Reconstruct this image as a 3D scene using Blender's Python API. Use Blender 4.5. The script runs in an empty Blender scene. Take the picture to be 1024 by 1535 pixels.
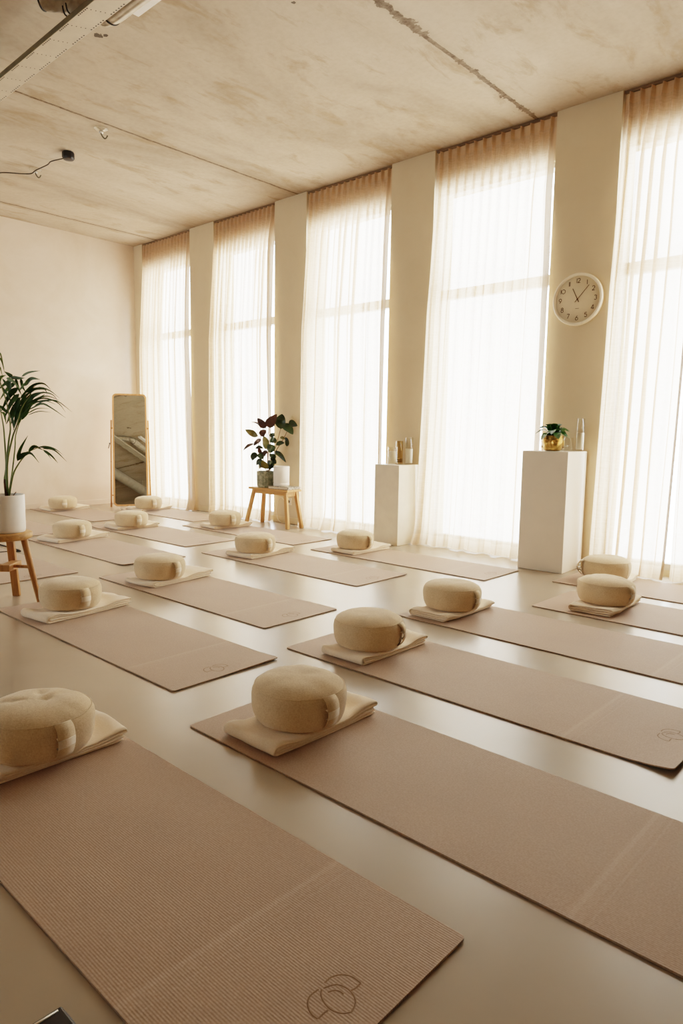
import bpy, math, random
from mathutils import Vector, Matrix, noise
from math import sin, cos, pi, radians, sqrt, exp

scene = bpy.context.scene
COL = scene.collection
SKY, VT, LOOK, EXPO = 9.8, 'Filmic', 'Medium High Contrast', .88
RNG = random.Random(7)

# ------------------------------------------------------------------ camera numbers
FPX, PITCH, YAW, ROLL, CAMH = 1026.38, 0.116692, 0.741212, 0.014915, 1.083
_cy, _sy, _cp, _sp = cos(YAW), sin(YAW), cos(PITCH), sin(PITCH)
FWD = Vector((-_sy * _cp, _cy * _cp, -_sp))
_r0 = Vector((_cy, _sy, 0)); _u0 = _r0.cross(FWD)
RIGHT = cos(ROLL) * _r0 + sin(ROLL) * _u0
UP = -sin(ROLL) * _r0 + cos(ROLL) * _u0
EYE = Vector((0, 0, CAMH))

def ray(x, y):
    return FWD + RIGHT * ((x - 512) / FPX) - UP * ((y - 767.5) / FPX)
def at_depth(x, y, d):
    return EYE + ray(x, y) * d
def depth_of(p):
    return (Vector(p) - EYE).dot(FWD)

# ------------------------------------------------------------------ mesh helpers
class MB:
    def __init__(s):
        s.v = []; s.f = []
    def add(s, verts, faces):
        b = len(s.v)
        s.v += [tuple(v) for v in verts]
        s.f += [tuple(b + i for i in f) for f in faces]
        return s
    def box(s, lo, hi, M=None):
        x0, y0, z0 = lo; x1, y1, z1 = hi
        vs = [Vector(p) for p in ((x0,y0,z0),(x1,y0,z0),(x1,y1,z0),(x0,y1,z0),(x0,y0,z1),(x1,y0,z1),(x1,y1,z1),(x0,y1,z1))]
        if M: vs = [M @ v for v in vs]
        return s.add(vs, [(0,3,2,1),(4,5,6,7),(0,1,5,4),(1,2,6,5),(2,3,7,6),(3,0,4,7)])
    def hexa(s, bot, top):
        return s.add(list(bot) + list(top), [(0,3,2,1),(4,5,6,7),(0,1,5,4),(1,2,6,5),(2,3,7,6),(3,0,4,7)])
    def lathe(s, prof, n=40, c=(0,0,0), fn=None):
        b = len(s.v); cx, cy, cz = c
        vs = []; fs = []
        rows = []
        for (r, z) in prof:
            if r < 1e-6:
                rows.append([len(vs)]); vs.append((cx, cy, cz + z) if not fn else fn(0, 0, z))
            else:
                row = []
                for k in range(n):
                    a = 2*pi*k/n
                    row.append(len(vs))
                    vs.append((cx + r*cos(a), cy + r*sin(a), cz + z) if not fn else fn(r, a, z))
                rows.append(row)
        for A, B in zip(rows, rows[1:]):
            for k in range(n):
                k2 = (k+1) % n
                if len(A) == 1 and len(B) == 1: continue
                if len(A) == 1: fs.append((A[0], B[k2], B[k]))
                elif len(B) == 1: fs.append((A[k], A[k2], B[0]))
                else: fs.append((A[k], A[k2], B[k2], B[k]))
        return s.add(vs, fs)
    def tube(s, pts, r, n=8, closed=False):
        pts = [Vector(p) for p in pts]
        m = len(pts); rr = r if isinstance(r, (list, tuple)) else [r]*m
        vs = []; fs = []
        ref = None
        for i, p in enumerate(pts):
            if closed: t = (pts[(i+1) % m] - pts[i-1])
            else: t = pts[min(i+1, m-1)] - pts[max(i-1, 0)]
            t.normalize()
            if ref is None:
                ref = Vector((0,0,1)) if abs(t.z) < .9 else Vector((1,0,0))
            a = ref - t*ref.dot(t)
            if a.length < 1e-6: a = t.orthogonal()
            a.normalize(); ref = a
            b_ = t.cross(a)
            for k in range(n):
                q = 2*pi*k/n
                vs.append(p + (a*cos(q) + b_*sin(q))*rr[i])
        for i in range(m if closed else m-1):
            j = (i+1) % m
            for k in range(n):
                k2 = (k+1) % n
                fs.append((i*n+k, i*n+k2, j*n+k2, j*n+k))
        if not closed:
            fs.append(tuple(range(n-1, -1, -1))); fs.append(tuple((m-1)*n+k for k in range(n)))
        return s.add(vs, fs)
    def grid(s, nu, nv, fn):
        vs = [fn(i/nu, j/nv) for j in range(nv+1) for i in range(nu+1)]
        fs = [(j*(nu+1)+i, j*(nu+1)+i+1, (j+1)*(nu+1)+i+1, (j+1)*(nu+1)+i) for j in range(nv) for i in range(nu)]
        return s.add(vs, fs)
    def leaf(s, pts, w, side, fold=.15, prof=None, n=8):
        """a blade along pts (world), half width w, 'side' hint vector"""
        pts = resample(pts, n)
        m = len(pts); vs = []; fs = []
        for i, p in enumerate(pts):
            t = (pts[min(i+1, m-1)] - pts[max(i-1, 0)]).normalized()
            sd = side - t*side.dot(t)
            if sd.length < 1e-5: sd = t.orthogonal()
            sd.normalize(); nn = t.cross(sd)
            u = i/(m-1)
            ww = w*.06 if i in (0, m-1) else w*(prof(u) if prof else sin(pi*u**.8)**.75)
            vs += [p - sd*ww + nn*ww*fold, p, p + sd*ww + nn*ww*fold]
        for i in range(m-1):
            a = i*3
            fs += [(a, a+1, a+4, a+3), (a+1, a+2, a+5, a+4)]
        return s.add(vs, fs)
    def build(s, name, mat, parent=None, smooth=True, bevel=0, seg=2, sub=0, angle=None, loc=None):
        me = bpy.data.meshes.new(name)
        me.from_pydata(s.v, [], s.f); me.update()
        me.materials.append(mat)
        if smooth:
            for p in me.polygons: p.use_smooth = True
            if angle: me.set_sharp_from_angle(angle=radians(angle))
        o = bpy.data.objects.new(name, me); COL.objects.link(o)
        if parent: o.parent = parent
        if loc is not None: o.location = loc
        if bevel:
            b = o.modifiers.new('bevel', 'BEVEL'); b.width = bevel; b.segments = seg; b.limit_method = 'ANGLE'; b.angle_limit = radians(40)
        if sub:
            m = o.modifiers.new('sub', 'SUBSURF'); m.levels = sub; m.render_levels = sub
        return o

def resample(pts, n):
    pts = [Vector(p) for p in pts]
    if len(pts) == 2: pts = [pts[0], (pts[0]+pts[1])/2, pts[1]]
    P = [pts[0]*2-pts[1]] + pts + [pts[-1]*2-pts[-2]]
    out = []
    k = len(pts)-1
    for i in range(n+1):
        t = i/n*k; j = min(int(t), k-1); f = t-j
        a, b, c, d = P[j], P[j+1], P[j+2], P[j+3]
        out.append(.5*((2*b) + (c-a)*f + (2*a-5*b+4*c-d)*f*f + (3*b-a-3*c+d)*f**3))
    return out

def tag(o, label, cat, group=None):
    o['label'] = label; o['category'] = cat
    if group: o['group'] = group
    return o
def thing(name, loc, label, cat, group=None, rz=0):
    o = bpy.data.objects.new(name, None); COL.objects.link(o)
    o.empty_display_size = .05
    o.location = loc; o.rotation_euler = (0, 0, rz)
    return tag(o, label, cat, group)
def struct(o):
    o['kind'] = 'structure'; return o
def copy_tree(o):
    c = o.copy(); COL.objects.link(c)
    for ch in list(o.children):
        d = ch.copy(); COL.objects.link(d); d.parent = c
        for g in list(ch.children):
            e = g.copy(); COL.objects.link(e); e.parent = d
    return c

# ------------------------------------------------------------------ materials
def lin(c):
    f = lambda x: x/12.92 if x <= .04045 else ((x+.055)/1.055)**2.4
    return tuple(f(x/255) for x in c) + (1,)
class NT:
    def __init__(s, name):
        s.m = bpy.data.materials.new(name); s.m.use_nodes = True
        s.t = s.m.node_tree; s.t.nodes.clear()
        s.out = s.n('ShaderNodeOutputMaterial')
    def n(s, typ, **kw):
        o = s.t.nodes.new(typ)
        for k, v in kw.items():
            if k.startswith('i_'):
                o.inputs[int(k[2:]) if k[2:].isdigit() else k[2:].replace('_', ' ')].default_value = v
            else: setattr(o, k, v)
        return o
    def l(s, a, b): s.t.links.new(a, b)
    def math(s, op, a, b=None, c=None):
        o = s.n('ShaderNodeMath', operation=op)
        for i, v in enumerate((a, b, c)):
            if v is None: continue
            if isinstance(v, (int, float)): o.inputs[i].default_value = v
            else: s.l(v, o.inputs[i])
        return o.outputs[0]
    def mix(s, fac, a, b, blend='MIX'):
        o = s.n('ShaderNodeMix', data_type='RGBA', blend_type=blend)
        for i, v in ((0, fac), (6, a), (7, b)):
            if isinstance(v, (int, float)): o.inputs[i].default_value = v
            elif isinstance(v, tuple): o.inputs[i].default_value = v
            else: s.l(v, o.inputs[i])
        return o.outputs[2]
    def noise(s, scale, detail=4, rough=.55, vec=None, dist=0):
        o = s.n('ShaderNodeTexNoise'); o.inputs['Scale'].default_value = scale
        o.inputs['Detail'].default_value = detail; o.inputs['Roughness'].default_value = rough
        o.inputs['Distortion'].default_value = dist
        if vec is not None: s.l(vec, o.inputs['Vector'])
        return o.outputs[0]
    def ramp(s, v, stops):
        o = s.n('ShaderNodeValToRGB'); e = o.color_ramp.elements
        while len(e) < len(stops): e.new(.5)
        for q, (p, c) in zip(e, stops):
            q.position = p; q.color = c if len(c) == 4 else tuple(c)+(1,)
        s.l(v, o.inputs[0]); return o.outputs[0]
    def coord(s, which='Object'):
        return s.n('ShaderNodeTexCoord').outputs[which]
    def mapped(s, vec, scale=(1,1,1), rot=(0,0,0)):
        o = s.n('ShaderNodeMapping'); o.inputs['Scale'].default_value = scale; o.inputs['Rotation'].default_value = rot
        s.l(vec, o.inputs[0]); return o.outputs[0]
    def bsdf(s, color, rough=.6, spec=.5, metal=0, height=None, bump=.2, dist=.01, sheen=0):
        b = s.n('ShaderNodeBsdfPrincipled')
        if isinstance(color, tuple): b.inputs['Base Color'].default_value = color
        else: s.l(color, b.inputs['Base Color'])
        if isinstance(rough, (int, float)): b.inputs['Roughness'].default_value = rough
        else: s.l(rough, b.inputs['Roughness'])
        b.inputs['Specular IOR Level'].default_value = spec; b.inputs['Metallic'].default_value = metal
        if sheen: b.inputs['Sheen Weight'].default_value = sheen
        if height is not None:
            k = s.n('ShaderNodeBump'); k.inputs['Strength'].default_value = bump; k.inputs['Distance'].default_value = dist
            s.l(height, k.inputs['Height']); s.l(k.outputs[0], b.inputs['Normal'])
        s.l(b.outputs[0], s.out.inputs[0]); return b

def simple(name, rgb, rough=.6, spec=.5, metal=0, var=.08, scale=20, bump=.1, dist=.003, sheen=0, detail=4, stretch=None):
    t = NT(name); c = lin(rgb); co = t.coord()
    if stretch: co = t.mapped(co, stretch)
    nz = t.noise(scale, detail, .6, co)
    d = tuple(x*(1-var*2) for x in c[:3])+(1,); e = tuple(min(1, x*(1+var)) for x in c[:3])+(1,)
    t.bsdf(t.ramp(nz, [(.3, d), (.7, e)]), rough, spec, metal, nz, bump, dist, sheen)
    return t.m

M = {}
# ceiling: raw concrete with casting seams, stains
def ceiling_mat():
    t = NT('raw_concrete'); co = t.coord('Object')
    sep = t.n('ShaderNodeSeparateXYZ'); t.l(co, sep.inputs[0]); X, Y = sep.outputs[0], sep.outputs[1]
    st = t.mapped(co, (.55, .22, 1))
    n1 = t.noise(1.5, 8, .62, st, .6); n2 = t.noise(5, 8, .65, t.mapped(co, (1, .35, 1)), .4); n3 = t.noise(26, 5, .6, co)
    base = t.ramp(n1, [(.30, lin((142, 126, 106))), (.48, lin((176, 161, 142))), (.72, lin((199, 186, 168)))])
    stain = t.ramp(n2, [(.34, (1, 1, 1, 1)), (.46, (0, 0, 0, 1))])
    base = t.mix(t.math('MULTIPLY', stain, .55), base, lin((140, 114, 80)))
    base = t.mix(.06, base, t.ramp(n3, [(.35, lin((120, 100, 75))), (.6, lin((225, 210, 188)))]))
    # sparse dark scratches
    w = t.noise(7, 10, .75, t.mapped(co, (1.2, .16, 1), (0, 0, .25)), 1.5)
    sc = t.ramp(w, [(.315, (1, 1, 1, 1)), (.345, (0, 0, 0, 1))])
    base = t.mix(t.math('MULTIPLY', sc, .55), base, lin((110, 84, 54)))
    # board seams every 2.84 m
    wob = t.math('MULTIPLY', t.math('SUBTRACT', t.noise(5, 5, .7, co), .5), .035)
    xs = t.math('ADD', t.math('ADD', X, 2.90), wob)
    md = t.math('ABSOLUTE', t.math('SUBTRACT', t.math('FLOORED_MODULO', t.math('ADD', xs, 1.42), 2.84), 1.42))
    # the nearest seam is broken and wide
    near = t.math('GREATER_THAN', X, -4.2)
    patch = t.math('MULTIPLY', near, t.math('MULTIPLY', t.ramp(t.noise(4.2, 6, .7, t.mapped(co, (.6, 1, 1))), [(.50, (0, 0, 0, 1)), (.64, (1, 1, 1, 1))]), .045))
    width = t.math('ADD', t.math('ADD', .013, t.math('MULTIPLY', near, .004)), patch)
    seam = t.math('LESS_THAN', md, width)
    halo = t.math('MULTIPLY', t.math('SUBTRACT', 1.0, t.math('MINIMUM', t.math('DIVIDE', md, .09), 1.0)), .30)
    base = t.mix(halo, base, lin((128, 103, 72)))
    base = t.mix(t.math('MULTIPLY', seam, t.ramp(t.noise(30, 4, .6, co), [(.3, (.95, .95, .95, 1)), (.75, (.45, .45, .45, 1))])), base, lin((74, 55, 34)))
    # anchor hole stains
    for (ax, ay, r) in ((-4.536, 2.484, .028), (-4.50, 2.52, .018), (-2.62, 3.0, .012), (-3.3, 3.1, .014)):
        dd = t.math('SQRT', t.math('ADD', t.math('POWER', t.math('SUBTRACT', X, ax), 2.0), t.math('POWER', t.math('SUBTRACT', Y, ay), 2.0)))
        dd = t.math('ADD', dd, t.math('MULTIPLY', t.math('SUBTRACT', t.noise(40, 2, .5, co), .5), .03))
        base = t.mix(t.math('MULTIPLY', t.math('LESS_THAN', dd, r), .85), base, lin((52, 40, 28)))
    h = t.math('SUBTRACT', t.math('MULTIPLY', n3, .12), seam)
    t.bsdf(base, .8, .3, 0, h, .35, .01)
    return t.m
M['ceiling'] = ceiling_mat()

def plaster(name, a, b, scale=1.2, bump=.1):
    t = NT(name); co = t.coord('Object')
    n1 = t.noise(scale, 6, .6, co, .8); n2 = t.noise(scale*6, 5, .6, co)
    base = t.ramp(n1, [(.32, lin(a)), (.68, lin(b))])
    base = t.mix(.12, base, t.ramp(n2, [(.4, lin(a)), (.65, lin(b))]))
    t.bsdf(base, .85, .25, 0, n2, bump, .004); return t.m
M['back_wall'] = plaster('cream_lime_plaster', (218, 200, 180), (232, 217, 202))
M['win_wall'] = plaster('warm_tan_plaster', (210, 193, 164), (215, 199, 171), 2.5, .05)
M['side_wall'] = plaster('taupe_plaster', (196, 184, 166), (208, 196, 178))

def floor_mat():
    t = NT('polished_screed'); co = t.coord('Object')
    n1 = t.noise(.8, 3, .5, co); n2 = t.noise(5, 4, .55, co)
    base = t.ramp(n1, [(.25, lin((152, 138, 120))), (.75, lin((172, 158, 140)))])
    base = t.mix(.05, base, t.ramp(n2, [(.3, lin((130, 114, 94))), (.7, lin((190, 176, 158)))]))
    t.bsdf(base, .27, .55); return t.m
M['floor'] = floor_mat()

def mat_mat():
    t = NT('ribbed_taupe_foam'); co = t.coord('Object')
    sep = t.n('ShaderNodeSeparateXYZ'); t.l(co, sep.inputs[0]); X, Y = sep.outputs[0], sep.outputs[1]
    n1 = t.noise(180, 2, .5, co); n2 = t.noise(3, 4, .5, co)
    rib = t.math('SINE', t.math('MULTIPLY', Y, 2*pi/.0062))
    c = t.ramp(n1, [(.3, lin((156, 130, 109))), (.7, lin((178, 152, 130)))])
    c = t.mix(.25, c, t.ramp(n2, [(.3, lin((160, 134, 113))), (.7, lin((179, 154, 133)))]))
    c = t.mix(t.math('MULTIPLY', t.math('ADD', t.math('MULTIPLY', rib, .5), .5), .10), c, lin((140, 112, 88)))
    # fold creases, measured from the logo end
    for x0, w, k in ((-.372, .006, .07), (-.33, .003, .05), (-.365, .02, .04)):
        d = t.math('ABSOLUTE', t.math('SUBTRACT', t.math('ADD', X, t.math('MULTIPLY', n2, .01)), x0))
        c = t.mix(t.math('MULTIPLY', t.math('LESS_THAN', d, w), k), c, lin((226, 206, 186)))
    h = t.math('ADD', t.math('MULTIPLY', rib, .5), t.math('MULTIPLY', n1, .8))
    t.bsdf(c, .62, .35, 0, h, .24, .0014, .15); return t.m
M['mat'] = mat_mat()
M['logo'] = simple('pressed_logo_groove', (136, 110, 88), .7, .3)

def linen(name, a, b, scale=340):
    t = NT(name); co = t.coord('Object')
    n1 = t.noise(scale, 3, .6, t.mapped(co, (1, 1, .35))); n2 = t.noise(scale, 3, .6, t.mapped(co, (.35, .35, 1))); n3 = t.noise(14, 4, .5, co)
    m = t.math('MULTIPLY', t.math('ADD', n1, n2), .5)
    c = t.ramp(m, [(.30, lin(a)), (.68, lin(b))])
    c = t.mix(.2, c, t.ramp(n3, [(.3, lin(a)), (.7, lin(b))]))
    t.bsdf(c, .9, .15, 0, m, .5, .0022, .3); return t.m
M['zafu'] = linen('oatmeal_linen', (190, 164, 128), (232, 213, 182))
M['zafu_strap'] = linen('oatmeal_linen_strap', (196, 171, 136), (232, 214, 184))
M['zafu_tag'] = linen('pale_woven_tag', (222, 207, 184), (246, 237, 222), 400)
M['blanket'] = linen('cream_cotton', (230, 210, 184), (248, 234, 214), 330)

def curtain_mat(name, zhem=.11):
    t = NT(name); co = t.coord('Object')
    sep = t.n('ShaderNodeSeparateXYZ'); t.l(co, sep.inputs[0]); X, Z = sep.outputs[0], sep.outputs[2]
    w = t.noise(90, 3, .6, t.mapped(co, (1, 1, .12))); w2 = t.noise(60, 3, .6, t.mapped(co, (.2, .2, 1.6)))
    wv = t.math('MULTIPLY', t.math('ADD', w, w2), .5)
    col = t.mix(wv, lin((212, 184, 154)), lin((236, 214, 188)))
    dif = t.n('ShaderNodeBsdfDiffuse'); t.l(col, dif.inputs[0])
    trl = t.n('ShaderNodeBsdfTranslucent'); t.l(col, trl.inputs[0])
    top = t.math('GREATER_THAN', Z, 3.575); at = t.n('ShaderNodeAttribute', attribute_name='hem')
    dim_dbl = t.math('MINIMUM', t.math('MAXIMUM', t.math('MULTIPLY', top, .92), t.math('MULTIPLY', at.outputs['Fac'], .8)), .95)
    col = t.mix(t.math('MULTIPLY', dim_dbl, .6), col, lin((196, 164, 130)))  # unlit look of the header put into its colour; side hems are doubled cloth
    ms = t.n('ShaderNodeMixShader'); t.l(t.math('MULTIPLY', t.math('SUBTRACT', 1.0, dim_dbl), .68), ms.inputs[0]); t.l(col, dif.inputs[0]); t.l(col, trl.inputs[0]); t.l(dif.outputs[0], ms.inputs[1]); t.l(trl.outputs[0], ms.inputs[2])
    tr = t.n('ShaderNodeBsdfTransparent'); tr.inputs[0].default_value = (1, .97, .93, 1)
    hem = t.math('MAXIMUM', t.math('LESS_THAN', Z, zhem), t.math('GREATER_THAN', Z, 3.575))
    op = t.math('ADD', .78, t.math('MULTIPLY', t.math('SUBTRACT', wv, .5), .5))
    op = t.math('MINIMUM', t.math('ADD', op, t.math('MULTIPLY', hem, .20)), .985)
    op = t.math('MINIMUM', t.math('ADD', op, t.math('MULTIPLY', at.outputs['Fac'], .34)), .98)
    fin = t.n('ShaderNodeMixShader'); t.l(op, fin.inputs[0]); t.l(tr.outputs[0], fin.inputs[1]); t.l(ms.outputs[0], fin.inputs[2])
    t.l(fin.outputs[0], t.out.inputs[0]); return t.m
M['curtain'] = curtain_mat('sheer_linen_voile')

def glass_mat(name, tint=(1, 1, 1, 1), k=1.0):
    t = NT(name)
    tr = t.n('ShaderNodeBsdfTransparent'); tr.inputs[0].default_value = tint
    gl = t.n('ShaderNodeBsdfGlossy'); gl.inputs['Roughness'].default_value = .03
    fr = t.n('ShaderNodeLayerWeight'); fr.inputs[0].default_value = .35
    nz = t.noise(8, 2, .5, t.coord())
    f = t.math('MULTIPLY', t.math('ADD', t.math('MULTIPLY', fr.outputs['Facing'], .75), t.math('MULTIPLY', nz, .04)), k)
    mx = t.n('ShaderNodeMixShader'); t.l(f, mx.inputs[0]); t.l(tr.outputs[0], mx.inputs[1]); t.l(gl.outputs[0], mx.inputs[2])
    t.l(mx.outputs[0], t.out.inputs[0]); return t.m
M['pane'] = glass_mat('clear_pane', (.98, .99, .98, 1), .3)
M['glass'] = glass_mat('clear_cylinder_glass', (.96, .95, .92, 1), .5)
M['amber_glass'] = glass_mat('smoky_amber_glass', (.86, .78, .62, 1), .55)

def mirror_mat():
    t = NT('silvered_mirror'); nz = t.noise(40, 2, .5, t.coord())
    t.bsdf((.60, .61, .54, 1), t.math('ADD', .005, t.math('MULTIPLY', nz, .006)), .5, 1.0); return t.m
M['mirror'] = mirror_mat()

def wood(name, a, b, stretch=(18, 18, 1.6), rough=.5):
    t = NT(name); co = t.mapped(t.coord('Object'), stretch)
    n = t.noise(2.2, 6, .6, co, .8); n2 = t.noise(40, 3, .6, co)
    c = t.ramp(n, [(.3, lin(a)), (.7, lin(b))]); c = t.mix(.2, c, t.ramp(n2, [(.35, lin(a)), (.7, lin(b))]))
    t.bsdf(c, rough, .4, 0, n, .15, .002); return t.m
M['oak_x'] = wood('oak_long_grain', (176, 126, 74), (214, 168, 112), (1.6, 18, 18))
M['oak_z'] = wood('oak_leg_grain', (176, 128, 76), (216, 170, 114))
M['bamboo'] = wood('warm_bamboo', (196, 140, 92), (224, 174, 126))
M['elm_top'] = wood('old_elm_seat', (150, 106, 58), (206, 160, 104), (3, 14, 14), .55)
M['elm_leg'] = wood('old_elm_leg', (140, 92, 46), (192, 140, 82), (16, 16, 1.6), .5)
M['white_paint'] = simple('matt_white_paint', (240, 232, 218), .55, .35, 0, .015, 6, .03)
M['cream_paint'] = simple('scuffed_cream_paint', (232, 222, 202), .5, .35, 0, .04, 7, .05)
M['frame'] = simple('window_frame_grey', (206, 200, 190), .45, .4, 0, .02)
M['rail'] = simple('shadow_toned_rail', (120, 98, 74), .4, .4, 0, .02)  # rail darkened so its colour stands for the shadow gap at the ceiling
M['base'] = simple('tan_skirting_paint', (216, 197, 162), .5, .35, 0, .02)
M['pot_white'] = simple('matt_white_ceramic', (240, 236, 230), .45, .4, 0, .02, 12, .04)
M['soil'] = simple('dark_soil', (50, 38, 28), .95, .1, 0, .3, 60, .8, .01)
M['palm'] = simple('palm_leaf_green', (50, 80, 28), .5, .3, 0, .25, 16, .1, .002)
M['palm_pale'] = simple('palm_leaf_pale_green', (96, 126, 62), .5, .3, 0, .18, 16, .1)
M['palm_stem'] = simple('palm_stem_green', (96, 112, 48), .5, .4, 0, .2, 10, .1)
M['palm_base'] = simple('palm_brown_sheath', (74, 48, 30), .8, .2, 0, .3, 30, .4)
M['rubber'] = simple('rubber_leaf_dark_green', (44, 58, 28), .38, .4, 0, .25, 14, .05)
M['rubber_olive'] = simple('rubber_leaf_olive', (112, 104, 46), .38, .5, 0, .18, 14, .05)
M['rubber_red'] = simple('rubber_leaf_maroon', (72, 46, 36), .35, .5, 0, .2, 14, .05)
M['rubber_stem'] = simple('rubber_stem_brown', (124, 88, 58), .7, .3, 0, .2, 14)
M['peperomia'] = simple('glossy_green_leaf', (48, 96, 28), .35, .4, 0, .25, 30, .05)
M['wax'] = simple('ivory_candle_wax', (244, 236, 218), .55, .4, 0, .02)
M['black'] = simple('black_plastic', (26, 22, 20), .45, .5, 0, .1)
M['cable'] = simple('black_rubber_cable', (38, 28, 20), .6, .4, 0, .1)
M['brown_ink'] = simple('dark_brown_print', (84, 56, 34), .6, .3, 0, .05)
M['clock_face'] = simple('off_white_dial', (228, 212, 182), .6, .3, 0, .02)
M['clock_rim'] = simple('white_clock_rim', (240, 228, 206), .4, .45, 0, .015)
M['steel'] = simple('galvanised_steel', (196, 186, 168), .45, .5, .35, .05, 9, .08)
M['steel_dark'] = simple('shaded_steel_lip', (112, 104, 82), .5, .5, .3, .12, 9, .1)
M['duct'] = simple('silver_duct_metal', (200, 192, 178), .32, .5, .55, .06, 12, .1)
M['outlet'] = simple('white_socket_plastic', (232, 222, 204), .4, .45, 0, .01)
M['paper'] = simple('book_pages_paper', (226, 214, 192), .8, .2, 0, .05, 60)

def glaze():
    t = NT('sage_reactive_glaze'); co = t.coord('Object')
    n = t.noise(26, 6, .7, co, .6)
    c = t.ramp(n, [(.32, lin((78, 84, 66))), (.5, lin((128, 132, 110))), (.66, lin((176, 172, 146)))])
    t.bsdf(c, .3, .55, 0, n, .3, .004); return t.m
M['glaze'] = glaze()
def book_mat():
    t = NT('mottled_book_cover'); co = t.coord('Object')
    n = t.noise(34, 5, .75, co, 2.5)
    t.bsdf(t.ramp(n, [(.42, lin((58, 52, 44))), (.5, lin((150, 140, 122))), (.58, lin((212, 204, 188)))]), .5, .4, 0, n, .1); return t.m
M['book'] = book_mat()
def gold():
    t = NT('antique_gold'); n = t.noise(30, 5, .65, t.coord(), .4)
    t.bsdf(t.ramp(n, [(.3, lin((132, 94, 40))), (.7, lin((222, 180, 104)))]), .34, .5, .85, n, .25, .003); return t.m
M['gold'] = gold()
def flex():
    t = NT('insulated_flexible_duct'); co = t.coord('Object')
    sep = t.n('ShaderNodeSeparateXYZ'); t.l(co, sep.inputs[0])
    s = t.math('SINE', t.math('MULTIPLY', sep.outputs[1], 2*pi/.035))
    n = t.noise(12, 4, .6, co)
    t.bsdf(t.ramp(n, [(.3, lin((150, 138, 120))), (.7, lin((196, 184, 166)))]), .5, .4, .25, s, .3, .006); return t.m
M['flex'] = flex()

# ------------------------------------------------------------------ room
XB, YW, ZC = -9.15, 5.48, 3.68
XR, YL = 3.2, -3.6
BAYS = [(-8.93, -7.78), (-7.267, -6.12), (-5.60, -4.415), (-3.904, -2.714), (-2.187, -.98)]

struct(MB().box((XB-.2, YL-.2, -.1), (XR+.2, 5.80, 0)).build('floor', M['floor'], smooth=False))
struct(MB().box((XB-.2, YL-.2, ZC), (XR+.2, 5.80, ZC+.2)).build('ceiling', M['ceiling'], smooth=False))
struct(MB().box((XB-.2, YL-.2, 0), (XB, 5.80, ZC)).build('wall_back', M['back_wall'], smooth=False))
FILL_BAYS = [(-8.6, -7.0)]  # window opening added on the unseen wall, to fill the room with daylight
wl = MB(); e2 = [XB]+[q for b in FILL_BAYS for q in b]+[XR]
for k in range(0, len(e2), 2): wl.box((e2[k], YL-.2, 0), (e2[k+1], YL, ZC))
for a, b in FILL_BAYS: wl.box((a, YL-.2, 0), (b, YL, .9)); wl.box((a, YL-.2, 3.0), (b, YL, ZC))
struct(wl.build('wall_left', M['side_wall'], smooth=False))
for i, (a, b) in enumerate(FILL_BAYS):
    f = MB().box((a, YL-.14, .9), (a+.05, YL-.08, 3.0)).box((b-.05, YL-.14, .9), (b, YL-.08, 3.0)).box((a+.05, YL-.14, .9), (b-.05, YL-.08, .95)).box((a+.05, YL-.14, 2.95), (b-.05, YL-.08, 3.0))
    fo = struct(f.build('window_%d' % (i+6), M['frame'], smooth=False, bevel=.004))  # frame of the added fill window
    MB().box((a+.05, YL-.115, .95), (b-.05, YL-.105, 2.95)).build('pane', M['pane'], fo, smooth=False)

struct(MB().box((XR, YL-.2, 0), (XR+.2, 5.80, ZC)).build('wall_front', M['side_wall'], smooth=False))
w = MB(); bb = MB()
edges = [XB] + [e for b in BAYS for e in b] + [XR]
for k in range(0, len(edges), 2):
    w.box((edges[k], YW, 0), (edges[k+1], 5.80, ZC))
    bb.box((edges[k]-.001, YW-.012, 0), (edges[k+1]+.001, YW-.0005, .075))
for a, b in BAYS:
    w.box((a, 5.545, 3.33), (b, 5.80, ZC)); w.box((a, 5.585, 0), (b, 5.80, .05))
struct(w.build('wall_right', M['win_wall'], smooth=False))
struct(bb.build('baseboard_right', M['base'], smooth=False, bevel=.003))
struct(MB().box((XB, YL, 0), (XB+.012, YW, .07)).build('baseboard_back', M['back_wall'], smooth=False, bevel=.003))

RAIL_AT = ['in the far corner bay by the mirror', 'in the bay behind the rubber plant', 'in the middle bay left of the cream plinth',
           'in the bay left of the wall clock', 'in the bay right of the wall clock']
for i, (a, b) in enumerate(BAYS):
    n = i+1
    f = MB(); y0, y1 = 5.585, 5.655
    f.box((a, y0, .05), (a+.03, y1, 3.33)); f.box((b-.03, y0, .05), (b, y1, 3.33))
    f.box((a+.03, y0, 3.29), (b-.03, y1, 3.33)); f.box((a+.03, y0, .05), (b-.03, y1, .10))
    f.box((a+.03, y0, 2.34), (b-.03, y1, 2.43))
    fo = struct(f.build('window_%d' % n, M['frame'], smooth=False, bevel=.004))
    for z0, z1 in ((.10, 2.34), (2.43, 3.29)):
        MB().box((a+.03, 5.615, z0), (b-.03, 5.625, z1)).build('pane', M['pane'], fo, smooth=False)
    r = MB().box((a+.004, 5.495, ZC-.021), (b-.004, 5.53, ZC-.001)).build('curtain_rail', M['rail'], smooth=False, bevel=.002)
    tag(r, 'thin curtain rail coloured like a shadow gap under the ceiling ' + RAIL_AT[i], 'curtain rail', 'curtain rails under the ceiling')

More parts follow.
